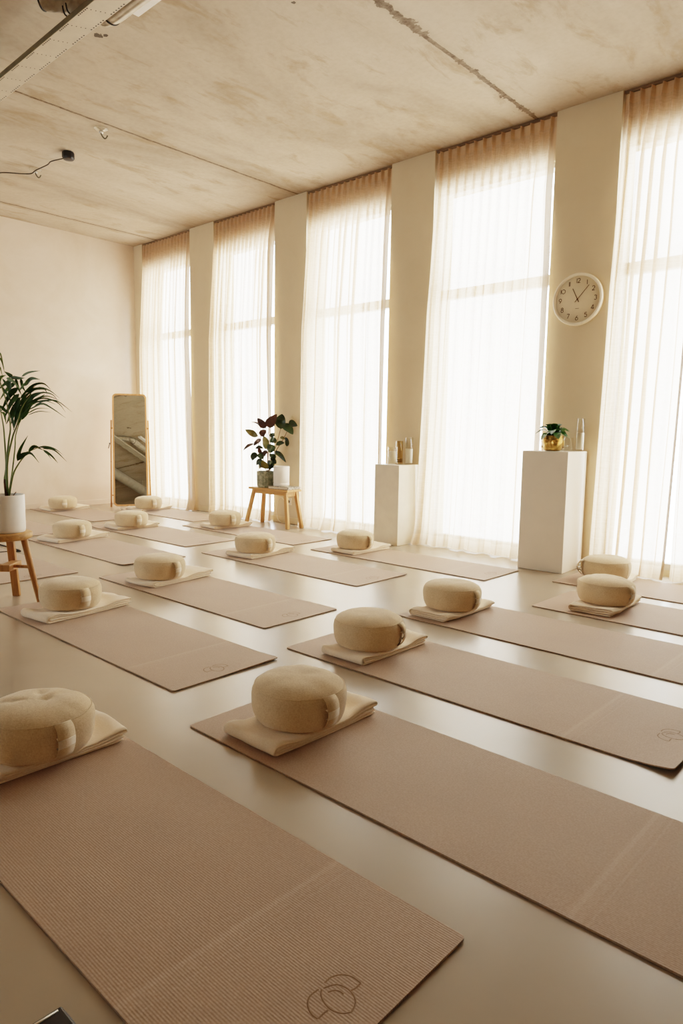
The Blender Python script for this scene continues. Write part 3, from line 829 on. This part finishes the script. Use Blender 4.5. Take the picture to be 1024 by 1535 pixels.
# ------------------------------------------------------------------ bench with plant, book, ceramic
BX0, BX1, BY0, BY1, BZ = -6.155, -5.495, 5.115, 5.335, .435
bn = thing('wooden_bench', (0, 0, 0), 'small oak bench with slanted legs in front of a pillar, carrying plant and book', 'bench')
MB().box((BX0, BY0, BZ-.024), (BX1, BY1, BZ)).build('seat', M['oak_x'], bn, smooth=False, bevel=.004)
def leg(p0, p1, w, d, mat, name, par):
    p0, p1 = Vector(p0), Vector(p1)
    o = [(-w, -d), (w, -d), (w, d), (-w, d)]
    return MB().hexa([p0+Vector((a, b, 0)) for a, b in o], [p1+Vector((a, b, 0)) for a, b in o]).build(name, mat, par, smooth=False, bevel=.003)
for sx, xs, xf in ((-1, BX0+.07, BX0-.06), (1, BX1-.06, BX1-.01)):
    leg((xf, BY0+.02, .001), (xs, BY0+.035, BZ-.024), .021, .016, M['oak_z'], 'leg', bn)
    leg((xf+.02*sx if sx > 0 else xf+.06, BY1-.005, .001), (xs, BY1-.035, BZ-.024), .021, .016, M['oak_z'], 'leg', bn)
    MB().box((xs-.016, BY0+.05, BZ-.075), (xs+.016, BY1-.05, BZ-.0245)).build('cross_rail', M['oak_x'], bn, smooth=False, bevel=.002)
MB().box((BX0+.085, BY0+.022, BZ-.068), (BX1-.075, BY0+.040, BZ-.0245)).build('apron', M['oak_x'], bn, smooth=False, bevel=.002)
# book
bk = thing('closed_book', (-5.66, 5.228, BZ+.001), 'closed book with a mottled grey cover lying on the oak bench', 'book', None, radians(4))
MB().box((-.155, -.098, .003), (.140, .098, .024)).build('pages', M['paper'], bk, smooth=False, bevel=.001)
cv = MB().box((-.16, -.102, .0245), (.15, .102, .0285)).box((-.16, -.102, 0), (.15, .102, .0027)).box((.1402, -.102, .0027), (.15, .102, .0245))
cv.build('cover', M['book'], bk, smooth=False)
# white ceramic cylinder on the book
wc = thing('ceramic_lantern', (-5.72, 5.235, BZ+.0305), 'white ceramic cylinder standing on the book beside the rubber plant', 'ceramic vessel')
MB().lathe([(0, 0), (.087, 0), (.091, .004), (.091, .034), (.087, .037), (.087, .041), (.091, .044), (.091, .218), (.088, .223), (.083, .223), (.081, .215), (.081, .05), (0, .05)], 56).build('cylinder_body', M['pot_white'], wc)
# rubber plant
GP = Vector((-5.955, 5.222, BZ+.001))
rp = thing('rubber_plant', GP, 'rubber plant with dark glossy leaves in a mottled sage pot on the bench', 'potted plant')
def ribbed(r, a, z):
    k = 1+.018*cos(22*a)*(1 if .01 < z < .17 else 0)*(1 if r > .09 else 0)
    return (r*k*cos(a), r*k*sin(a), z)
MB().lathe([(0, 0), (.098, 0), (.106, .006), (.110, .03), (.112, .09), (.112, .165), (.115, .178), (.112, .186), (.104, .184), (.102, .165), (0, .160)], 132, fn=ribbed).build('glazed_pot', M['glaze'], rp)
MB().lathe([(0, .168), (.06, .168), (.1005, .164), (.1005, .1625), (0, .1618)], 30).build('soil', M['soil'], rp)
d0 = depth_of(GP+Vector((0, 0, .2)))
rg = random.Random(12)
BK = 7.68
def bp(x, y, dd=0): return at_depth(350+x/BK, 600+y/BK, d0+dd)-GP
STEMS = [[(395, 805), (392, 640), (380, 470), (375, 320)], [(410, 805), (440, 680), (497, 500), (545, 325)], [(420, 805), (470, 620), (560, 470), (612, 370), (650, 300)],
         [(385, 805), (330, 640), (300, 560), (290, 500), (325, 400)], [(400, 805), (400, 600), (395, 420), (415, 310)]]
sd = []
for k, s in enumerate(STEMS):
    dd = (-.03, .02, .05, -.05, .0)[k]
    P = [bp(x, y, dd*min(1, i)) for i, (x, y) in enumerate(s)]
    P[0].z = .166; P[0].x *= .5; P[0].y *= .5
    MB().tube(resample(P, 14), [.0055-.0028*i/14 for i in range(15)], 7).build('stem', M['rubber_stem'], rp)
LEAVES = [((375,320),(330,270),(275,205),34,2),((395,310),(430,250),(500,160),44,2),((545,330),(545,240),(560,158),50,0),((555,290),(630,320),(685,395),38,0),((645,290),(685,265),(738,295),34,0),
 ((282,415),(215,375),(135,338),32,1),((318,415),(335,375),(378,345),30,2),((312,300),(265,262),(205,250),10,2),((415,412),(450,400),(470,378),20,0),((320,450),(270,475),(233,525),20,2),
 ((235,500),(170,525),(110,580),16,2),((372,565),(368,480),(345,410),32,1),((492,492),(450,460),(412,472),32,0),((468,585),(430,550),(395,510),38,0),((490,515),(540,490),(588,490),20,0),
 ((612,530),(620,470),(595,425),22,0),((535,430),(565,430),(600,450),14,1),((250,555),(300,540),(345,555),16,0),((322,620),(300,580),(285,540),18,2),((282,625),(235,640),(215,695),30,0),
 ((348,668),(310,640),(272,628),24,0),((335,690),(295,705),(263,748),24,0),((480,595),(545,630),(606,715),24,0),((470,640),(490,605),(540,640),22,0),((442,690),(455,650),(415,620),28,0),
 ((435,700),(470,705),(487,745),24,0),((450,765),(470,750),(492,775),22,0),((342,662),(360,610),(398,596),28,2),((352,780),(320,745),(296,790),30,0),((400,790),(420,740),(405,690),34,0),
 ((370,790),(360,740),(335,690),34,1),((430,790),(440,745),(432,690),30,0)]
LM = [M['rubber'], M['rubber_olive'], M['rubber_red']]
for a, b, c, wv, mi in LEAVES:
    dd = rg.uniform(-.13, .05); dr = rg.uniform(-.08, .04)
    if a[0] > 420 and a[1] > 580: dd, dr = -.12, -.02
    P = [bp(*a, dd*.6), bp(*b, dd), bp(*c, dd+dr)]
    hw = wv/BK*d0/FPX*1.3
    side = (P[2]-P[0]).normalized().cross(FWD).normalized()+FWD*rg.uniform(-.75, .75)
    lf = MB().leaf(P, hw, side, .22, lambda u: max(.05, sin(pi*u**.85)**.7 if u < 1 else .05), 10)
    for i_, v in enumerate(lf.v):                       # leaves bend round the ceramic cylinder
        q = Vector(v)+GP; dx, dy = q.x+5.72, q.y-5.235; h_ = sqrt(dx*dx+dy*dy)
        if q.z < BZ+.275 and h_ < .108 and h_ > 1e-4:
            lf.v[i_] = (v[0]+dx/h_*(.108-h_), v[1]+dy/h_*(.108-h_), v[2]) if q.z < BZ+.23 else (v[0], v[1], v[2]+BZ+.275-q.z)
    lf.build('leaf', LM[mi], rp)

# outlet and cable on the pillar behind the bench
ol = thing('wall_outlet', (-5.845, YW-.001, .262), 'white square wall outlet low on the pillar behind the bench', 'outlet')
MB().box((-.041, -.011, -.041), (.041, 0, .041)).build('face_plate', M['outlet'], ol, smooth=False, bevel=.003)
facing_wall(MB().lathe([(0, .0115), (.019, .0115), (.021, .0145), (.0225, .0145), (.0225, .0112)], 30).build('socket_ring', M['outlet'], ol))
facing_wall(MB().lathe([(0, .0118), (.0185, .0118), (.0185, .0112)], 24).build('socket_well', M['steel_dark'], ol))
pc = MB().tube(resample([(-5.90, 5.462, .245), (-5.94, 5.45, .30), (-6.00, 5.452, .28), (-6.04, 5.455, .16), (-6.02, 5.45, .05), (-5.95, 5.445, .008), (-5.86, 5.44, .006)], 40), .0032, 6)
tag(pc.build('power_cable', M['outlet']), 'thin pale cable looping down the pillar under the bench', 'cable')

# ------------------------------------------------------------------ standing mirror
MW, MH = .458, 1.58
mr = thing('standing_mirror', (-8.42, 4.93, 0), 'tall standing mirror with rounded bamboo frame in the far corner', 'mirror', None, radians(-31))
# local: +X is the facing normal, Y the width
tilt = Matrix.Translation((.0, 0, .03)) @ Matrix.Rotation(radians(-14), 4, 'Y')
def rr_pts(hw, z0, z1, r, n=7):
    out = []
    for cy_, cz_, a0 in ((hw-r, z1-r, 0), (-(hw-r), z1-r, 90), (-(hw-r), z0+r, 180), (hw-r, z0+r, 270)):
        for i in range(n+1):
            a = radians(a0+90*i/n); out.append((cy_+r*cos(a), cz_+r*sin(a)))
    return out
outl = rr_pts(MW/2, 0, MH, .06); inl = rr_pts(MW/2-.021, .021, MH-.021, .042)
n = len(outl)
vs = [Vector((.012, y, z)) for y, z in outl]+[Vector((.012, y, z)) for y, z in inl]+[Vector((-.014, y, z)) for y, z in outl]+[Vector((-.014, y, z)) for y, z in inl]
fs = []
for i in range(n):
    j = (i+1) % n
    fs += [(i, j, n+j, n+i), (2*n+i, 3*n+i, 3*n+j, 2*n+j), (i, 2*n+i, 2*n+j, j), (n+i, n+j, 3*n+j, 3*n+i)]
MB().add([tilt @ v for v in vs], fs).build('frame', M['bamboo'], mr, angle=35)
MB().add([tilt @ Vector((.002, y, z)) for y, z in inl], [tuple(range(n))]).build('mirror_glass', M['mirror'], mr, smooth=False)
MB().add([tilt @ Vector((-.012, y, z)) for y, z in inl], [tuple(reversed(range(n)))]).build('back_board', M['bamboo'], mr, smooth=False)
for s in (-1, 1):
    y = s*(MW/2+.016)
    top = tilt @ Vector((-.01, y, 1.205)); ft = Vector((-.20, s*(MW/2+.035), .001))
    MB().tube([ft, top], [.012, .011], 10).build('support_post', M['bamboo'], mr)
    pv = tilt @ Vector((-.004, s*(MW/2-.002), 1.09)); MB().tube([pv, pv+Vector((0, s*.026, 0))], .010, 12).build('pivot_knob', M['elm_leg'], mr)
    for q in (.30, .52, .74):
        p = ft.lerp(top, q); MB().tube([p+Vector((.01, 0, 0)), p+Vector((.022, s*.002, .004))], .006, 8).build('peg', M['elm_leg'], mr)
MB().tube([Vector((-.225, -(MW/2+.03), .16)), Vector((-.225, MW/2+.03, .16))], .009, 8).build('back_bar', M['bamboo'], mr)
hk = MB().tube(resample([(-.19, -.262, .87), (-.18, -.270, .885), (-.176, -.270, .86), (-.18, -.278, .835), (-.18, -.284, .81)], 12), .0055, 6)
hk.build('hanging_clip', M['black'], mr)

# ------------------------------------------------------------------ round stool with palm
SC = Vector((-4.33, 1.68, 0)); rv = Vector((_cy, _sy, 0)); fv = Vector((-_sy, _cy, 0)); SZ = .440
st = thing('round_stool', SC, 'rustic round wooden stool with splayed legs, cut by the left edge', 'stool')
MB().lathe([(0, SZ-.042), (.130, SZ-.042), (.146, SZ-.034), (.150, SZ-.02), (.149, SZ-.006), (.143, SZ), (0, SZ)], 56).build('seat', M['elm_top'], st)
def off(a, b, z): v = rv*a+fv*b; return Vector((v.x, v.y, z))
LEGS = [((.190, .0), (.108, .0)), ((-.030, .165), (-.030, .105)), ((-.135, -.160), (-.085, -.10))]
for i, (f, t_) in enumerate(LEGS):
    if i == 1:
        m = MB(); a, b = off(*f, .001), off(*t_, SZ-.042)
        o4 = [off(-.023, -.014, 0), off(.023, -.014, 0), off(.023, .014, 0), off(-.023, .014, 0)]
        m.hexa([a+q for q in o4], [b+q for q in o4]); m.build('leg', M['elm_leg'], st, smooth=False, bevel=.004)
    else:
        MB().tube([off(*f, .001), off((f[0]+t_[0])/2, (f[1]+t_[1])/2, (SZ-.042)/2), off(*t_, SZ-.042)], [.0145, .0185, .020], 14).build('leg', M['elm_leg'], st, angle=50)
zs = .225
MB().tube([off(-.10, .03, zs), off(.148, 0, zs)], .0105, 8).build('stretcher', M['elm_leg'], st, angle=50)
m = MB(); o4 = [off(-.030, -.05, zs-.024), off(.034, -.05, zs-.024), off(.034, .115, zs-.024), off(-.030, .115, zs-.024)]
m.hexa(o4, [q+Vector((0, 0, .042)) for q in o4]); m.build('stretcher_block', M['elm_leg'], st, smooth=False, bevel=.004)

PP = Vector((-4.335, 1.685, SZ+.001))
pm = thing('potted_palm', PP, 'kentia palm in a plain white cylindrical pot on the round stool', 'potted plant')
MB().lathe([(0, 0), (.101, 0), (.106, .004), (.1085, .02), (.1085, .226), (.107, .230), (.101, .230), (.0995, .226), (.0995, .20), (0, .198)], 64).build('cylinder_pot', M['pot_white'], pm)
MB().lathe([(0, .210), (.05, .211), (.0985, .206), (.0985, .203), (0, .202)], 30).build('soil', M['soil'], pm)
dp = depth_of(PP+Vector((0, 0, .3)))
PK = 6.4
def pp(x, y, dd=0): return at_depth(x/PK, 520+y/PK, dp+dd)-PP
def palmstem(pts, r0, r1, dd, mat='palm_stem', name='petiole'):
    k = len(pts)-1
    P = resample([pp(x, y, dd*i/k) for i, (x, y) in enumerate(pts)], 16)
    return MB().tube(P, [r0+(r1-r0)*i/16 for i in range(17)], 7).build(name, M[mat], pm)
B0 = (60, 1395)
palmstem([(70, 1440), (45, 1290), (60, 1150), (45, 900), (30, 740), (-20, 480)], .008, .003, .05)
palmstem([(72, 1440), (62, 1150), (85, 900), (100, 760), (60, 520), (-30, 250)], .007, .003, -.05)
palmstem([(74, 1440), (70, 1120), (120, 870), (160, 760), (210, 590), (300, 450)], .007, .0025, -.08)
palmstem([(78, 1440), (115, 1220), (145, 960), (150, 850), (200, 700), (280, 600), (400, 545)], .005, .002, .08)
lowf = palmstem([(86, 1440), (125, 1230), (180, 1120), (230, 1055), (290, 1000), (370, 965)], .006, .002, -.10)
palmstem([(70, 1440), (55, 1330), (50, 1270)], .013, .009, 0, 'palm_base', 'sheath')
palmstem([(120, 1440), (140, 1410), (155, 1390)], .004, .002, 0, 'palm_base', 'sheath')
rg = random.Random(31)
def blade(pts, w, mi='palm', dd=0, dr=None):
    dr = rg.uniform(-.10, .06) if dr is None else dr
    k = len(pts)-1
    P = [pp(x, y, dd+dr*i/k) for i, (x, y) in enumerate(pts)]
    side = Vector((0, 0, 1)).lerp(RIGHT, .25)+FWD*rg.uniform(-.35, .35)
    if abs(pts[-1][1]-pts[0][1]) > abs(pts[-1][0]-pts[0][0])*1.2: side = RIGHT+FWD*rg.uniform(-.4, .4)
    MB().leaf(P, w/PK*dp/FPX/2, side, .2, lambda u: max(.04, min(1, u*5)**.6*(max(0, 1-u**2.2))), 10).build('leaflet', M[mi], pm)
UPB = [([(205,285),(280,245),(385,228)],26),([(235,375),(300,305),(385,312)],42),([(235,430),(330,362),(420,352),(490,412)],26),([(240,440),(340,402),(430,405),(452,462)],30),
 ([(250,470),(360,395),(470,415),(575,495)],20),([(250,560),(320,470),(420,430)],52),([(220,690),(280,560),(430,455)],60),([(225,640),(330,540),(460,513),(560,525),(690,625)],22),
 ([(290,600),(400,545),(500,590),(632,682)],20),([(262,640),(360,592),(480,592)],12),([(265,655),(370,620),(490,628)],12),([(330,520),(430,492),(560,540),(632,630)],15),([(340,500),(450,472),(570,512)],14),
 ([(300,500),(400,440),(500,455),(560,520)],16),([(210,700),(240,600),(330,510)],52),([(205,640),(235,540),(300,440)],48),([(200,560),(235,480),(330,400)],40),
 ([(330,560),(440,520),(540,555)],13),([(190,500),(250,430),(350,370)],26),([(180,420),(230,360),(300,300)],30)]
for p, wv in UPB: blade(p, wv, 'palm', rg.uniform(-.10, .05))
MASS = [([(200,520),(130,600),(62,740)],60),([(185,450),(110,540),(40,690)],60),([(170,390),(90,470),(10,620)],56),([(150,340),(70,410),(-10,520)],50),([(130,300),(50,350),(-30,420)],46),
 ([(210,560),(165,650),(130,800)],54),([(190,480),(150,590),(100,760)],50),([(120,290),(80,260),(40,235)],40),([(100,290),(180,300),(240,300)],36),([(60,300),(130,330),(200,420)],40),
 ([(20,300),(110,420),(200,560)],30),([(0,360),(80,470),(150,620)],30),([(215,590),(190,680),(170,790)],30),([(0,560),(60,620),(100,640)],32),([(0,620),(40,640),(60,740)],36),([(110,660),(130,740),(135,800)],30),
 ([(150,300),(170,380),(210,470)],34),([(200,300),(215,380),(250,440)],30),([(90,320),(95,420),(60,520)],44)]
for p, wv in MASS: blade(p, wv, rg.choice(['palm', 'palm', 'palm', 'palm_pale']) if wv > 34 else 'palm', rg.uniform(-.02, .10), rg.uniform(-.05, .05))
for p, wv in [([(-30,150),(0,60),(40,210)],22),([(-20,100),(15,130),(45,250)],20),([(-40,240),(0,200),(30,300)],34),([(-40,420),(0,300),(60,270)],40)]: blade(p, wv, 'palm_pale', .06, .02)
for p, wv in [([(165,1092),(195,980),(268,850)],34),([(163,1095),(240,1030),(300,1022),(375,1112)],36),([(272,1005),(330,955),(415,990)],40),([(365,962),(450,958),(530,980),(606,1036)],20),
  ([(400,972),(520,990),(642,1102)],18),([(410,985),(490,1040),(556,1115)],22),([(415,992),(460,1030),(496,1082)],16),([(165,1060),(230,1020),(300,1015)],24)]: blade(p, wv, 'palm', -.10, rg.uniform(-.03, .03))

# ------------------------------------------------------------------ things on and under the ceiling
# perforated cable tray
TY0, TY1, TZ = 2.102, 2.238, 3.475
tr = thing('cable_tray', (0, 0, 0), 'long perforated metal cable tray hung under the concrete ceiling', 'cable tray')
MB().box((XB+.02, TY0, TZ), (XR-.02, TY1, TZ+.003)).build('tray_floor', M['steel'], tr, smooth=False)
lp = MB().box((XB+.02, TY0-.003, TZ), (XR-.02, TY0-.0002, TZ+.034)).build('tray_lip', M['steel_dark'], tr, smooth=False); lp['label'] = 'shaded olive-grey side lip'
MB().box((XB+.02, TY1+.0002, TZ), (XR-.02, TY1+.003, TZ+.034)).build('tray_lip', M['steel'], tr, smooth=False)
hl = MB()
def disc(mb, x, y, z, r):
    mb.add([(x+r*cos(pi*k/4)*1.5, y-r*sin(pi*k/4), z) for k in range(8)], [tuple(range(8))])
x = -8.9
while x < 0:
    for q in range(4): disc(hl, x+q*.012, TY0+.030+q*.023, TZ-.0006, .0036)
    for q in range(6): disc(hl, x+.05+q*.028, TY1-.007, TZ-.0006, .005); disc(hl, x+.13+q*.02, TY0+.008, TZ-.0006, .005)
    x += .235
hl.build('perforations', M['black'], tr, smooth=False)
hr = MB()
for x in (-8.2, -6.4, -2.8, -1.0, 1.0):
    for y in (TY0+.006, TY1-.006): hr.tube([(x, y, TZ+.004), (x, y, ZC-.001)], .004, 6)
    pass
for i, x in enumerate((-8.2, -3.3, -1.0, 1.0)):
    MB().tube([(x, (TY0+TY1)/2, TZ+.0035), (x, (TY0+TY1)/2, ZC-.001)], .004, 6).build('hanger_rod', M['steel'], tr)
# flexible duct crossing above the tray
dz = ZC-.085
dz = 3.59
fd = thing('ventilation_duct', (-4.02, 2.33, dz), 'grey insulated duct crossing above the cable tray at the top edge', 'duct')
MB().tube(resample([(-.33, -.31, .034), (-.27, -.22, .034), (-.20, -.13, .034), (-.10, -.02, .02), (.05, 0, .0)], 14), .052, 24).build('duct_branch', M['flex'], fd, angle=50)
MB().tube([(-.20, .012, -.01), (-.17, .010, -.006), (-.12, .006, 0), (-.03, .002, 0), (.5, 0, 0), (2.6, 0, 0)], [.016, .036, .055, .066, .070, .070], 28).build('duct_body', M['flex'], fd, angle=50)
MB().tube([(-.075+.0, .064*cos(a), .064*sin(a)) for a in [2*pi*k/30 for k in range(30)]], .005, 6, True).build('clamp_band', M['black'], fd)
MB().tube([(-.325+.053*cos(.98)*cos(a), -.304-.053*sin(.98)*cos(a), .034+.053*sin(a)) for a in [2*pi*k/24 for k in range(24)]], .006, 6, True).build('end_collar', M['black'], fd)
for k in range(2):
    xx = -4.205+.04*k; yy = 2.128+.035*k
    P = resample([(xx-.01, 2.085, 3.570), (xx-.005, 2.088, 3.54), (xx, 2.094, 3.522), (xx, 2.108, 3.513), (xx-.02, yy, 3.490), (xx-.12, yy, 3.4845), (xx-.9, yy, 3.4845)], 40)
    tag(MB().tube(P, .0046, 6).build('hanging_cable', M['cable']), ('thin black cable dropping into the cable tray, left of its twin' if k == 0 else 'thin black cable dropping into the cable tray, nearer the duct cone'), 'cable', 'black cables over the tray')
cl = thing('ceiling_strip_light', (-3.2, 2.487, ZC-.0005), 'white strip light on the ceiling at the top edge, beside the duct', 'ceiling light')
MB().box((-.90, -.034, -.030), (.6, .034, 0)).build('housing', M['pot_white'], cl, smooth=False, bevel=.004)
MB().box((-.89, -.03, -.0365), (.59, .03, -.0303)).build('diffuser', M['pot_white'], cl, smooth=False, bevel=.002)
# silver duct nearer the left wall, seen in the mirror
sdct = thing('silver_duct', (0, 0, 0), 'shiny silver duct under the ceiling, visible only in the mirror', 'duct')
MB().tube([(-7.5, 1.30, 3.40), (3.0, 1.30, 3.40)], .11, 28).build('duct_pipe', M['duct'], sdct, angle=50)
sr = [( -6.6+1.5*k) for k in range(6)]
for x in sr: MB().tube([(x, 1.30+.112*cos(a), 3.40+.112*sin(a)) for a in [2*pi*k/28 for k in range(28)]], .006, 6, True).build('joint_band', M['steel'], sdct)
for x in (-6.0, -2.0, 2.0): MB().tube([(x, 1.30, 3.512), (x, 1.30, ZC-.001)], .005, 6).build('hanger_rod', M['steel'], sdct)
# lamp canopy, cord and clear hooks
ZH = ZC-.0006
cn = thing('ceiling_rose', (-6.575, 3.265, ZH), 'black faceted ceiling rose with a black cord running left', 'ceiling rose')
MB().lathe([(0, 0), (.050, 0), (.056, -.008), (.058, -.050), (.048, -.068), (.016, -.074), (0, -.074)], 10).build('rose_body', M['black'], cn, angle=30)
A0 = Vector((-6.62, 3.245, ZC-.050))
cpts = [A0, Vector((-6.79, 3.20, ZC-.050)), Vector((-6.92, 3.22, ZC-.045)), Vector((-7.16, 3.215, ZC-.04)), Vector((-7.24, 3.20, ZC-.058)), Vector((-7.33, 3.14, ZC-.055)), Vector((-7.48, 3.02, ZC-.042)), Vector((-7.60, 2.95, ZC-.05)), Vector((-7.85, 2.70, ZC-.04)), Vector((-8.3, 2.2, ZC-.03))]
cd = MB().tube(resample(cpts, 60), .0055, 7)
tag(cd.build('lamp_cord', M['cable']), 'black lamp cord looped along the ceiling to the left edge', 'cord')
def clear_hook(x, y, label):
    t = thing('ceiling_hook', (x, y, ZH), label, 'hook', 'clear hooks on the ceiling')
    MB().lathe([(0, 0), (.050, 0), (.062, -.006), (.060, -.016), (.036, -.026), (0, -.030)], 20).build('clear_dome', M['glass'], t)
    MB().tube(resample([(.0, 0, -.029), (.004, .0, -.055), (.02, .012, -.085), (.045, .02, -.092), (.062, .026, -.072)], 14), .006, 7).build('hook_wire', M['steel_dark'], t)
    MB().lathe([(0, -.030), (.016, -.031), (.02, -.040), (0, -.046)], 12).build('screw_cap', M['pot_white'], t)
clear_hook(-5.84, 3.205, 'clear ceiling hook hanging free near the dark seam')
clear_hook(-7.23, 3.24, 'clear ceiling hook holding up the black lamp cord')

# odds and ends on the floor
fc = MB().tube(resample([(-6.62, 2.46, .006), (-6.30, 2.468, .006), (-6.08, 2.466, .006), (-6.05, 2.455, .006), (-6.07, 2.42, .006), (-6.10, 2.30, .006), (-6.16, 2.15, .006)], 30), .0065, 6)
tag(fc.build('floor_cord', M['cable'], loc=(0, 0, .001)), 'black cord in a V bend on the floor behind the round stool', 'cord')
bx = thing('black_case', (-1.142, .506, .0005), 'black glossy object poking into the bottom left corner', 'case')
MB().box((0, -.26, 0), (.16, 0, .030)).build('case_body', M['black'], bx, smooth=False, bevel=.006, seg=3)
MB().tube([(.010, -.012, .0305), (.010, -.10, .0305)], .0028, 6).build('metal_trim', M['duct'], bx)

# ------------------------------------------------------------------ light
wd = bpy.data.worlds.new('overcast_day'); scene.world = wd; wd.use_nodes = True
nt = wd.node_tree; nt.nodes.clear()
o = nt.nodes.new('ShaderNodeOutputWorld'); bg = nt.nodes.new('ShaderNodeBackground')
bg.inputs[0].default_value = (.89, .955, 1.0, 1); bg.inputs[1].default_value = SKY
nt.links.new(bg.outputs[0], o.inputs[0])
for i, (a, b) in enumerate(BAYS):
    L = bpy.data.lights.new('window_daylight', 'AREA'); L.shape = 'RECTANGLE'; L.size = b-a; L.size_y = 3.3
    L.cycles.is_portal = True
    lo = bpy.data.objects.new('window_daylight', L); COL.objects.link(lo)
    lo.location = ((a+b)/2, 5.76, 1.70); lo.rotation_euler = (radians(-90), 0, 0)

for a, b in FILL_BAYS:  # portal for the added fill window
    L = bpy.data.lights.new('window_daylight', 'AREA'); L.shape = 'RECTANGLE'; L.size = b-a; L.size_y = 2.1; L.cycles.is_portal = True
    lo = bpy.data.objects.new('window_daylight', L); COL.objects.link(lo)
    lo.location = ((a+b)/2, YL-.16, 1.95); lo.rotation_euler = (radians(90), 0, 0)

# ------------------------------------------------------------------ camera
cam = bpy.data.cameras.new('camera'); co = bpy.data.objects.new('camera', cam); COL.objects.link(co)
cam.sensor_fit = 'VERTICAL'; cam.sensor_height = 36; cam.lens = FPX*36/1535
cam.clip_start = .05; cam.clip_end = 200
Mx = Matrix((RIGHT, UP, -FWD)).transposed().to_4x4(); Mx.translation = EYE
co.matrix_world = Mx
scene.camera = co

cy = scene.cycles
cy.use_denoising = True
try: cy.denoiser = 'OPENIMAGEDENOISE'
except Exception: pass
cy.max_bounces = 14; cy.diffuse_bounces = 8; cy.glossy_bounces = 5; cy.transparent_max_bounces = 24; cy.transmission_bounces = 8
cy.sample_clamp_indirect = 8; cy.caustics_reflective = False
scene.view_settings.view_transform = VT
scene.view_settings.look = LOOK
scene.view_settings.exposure = EXPO
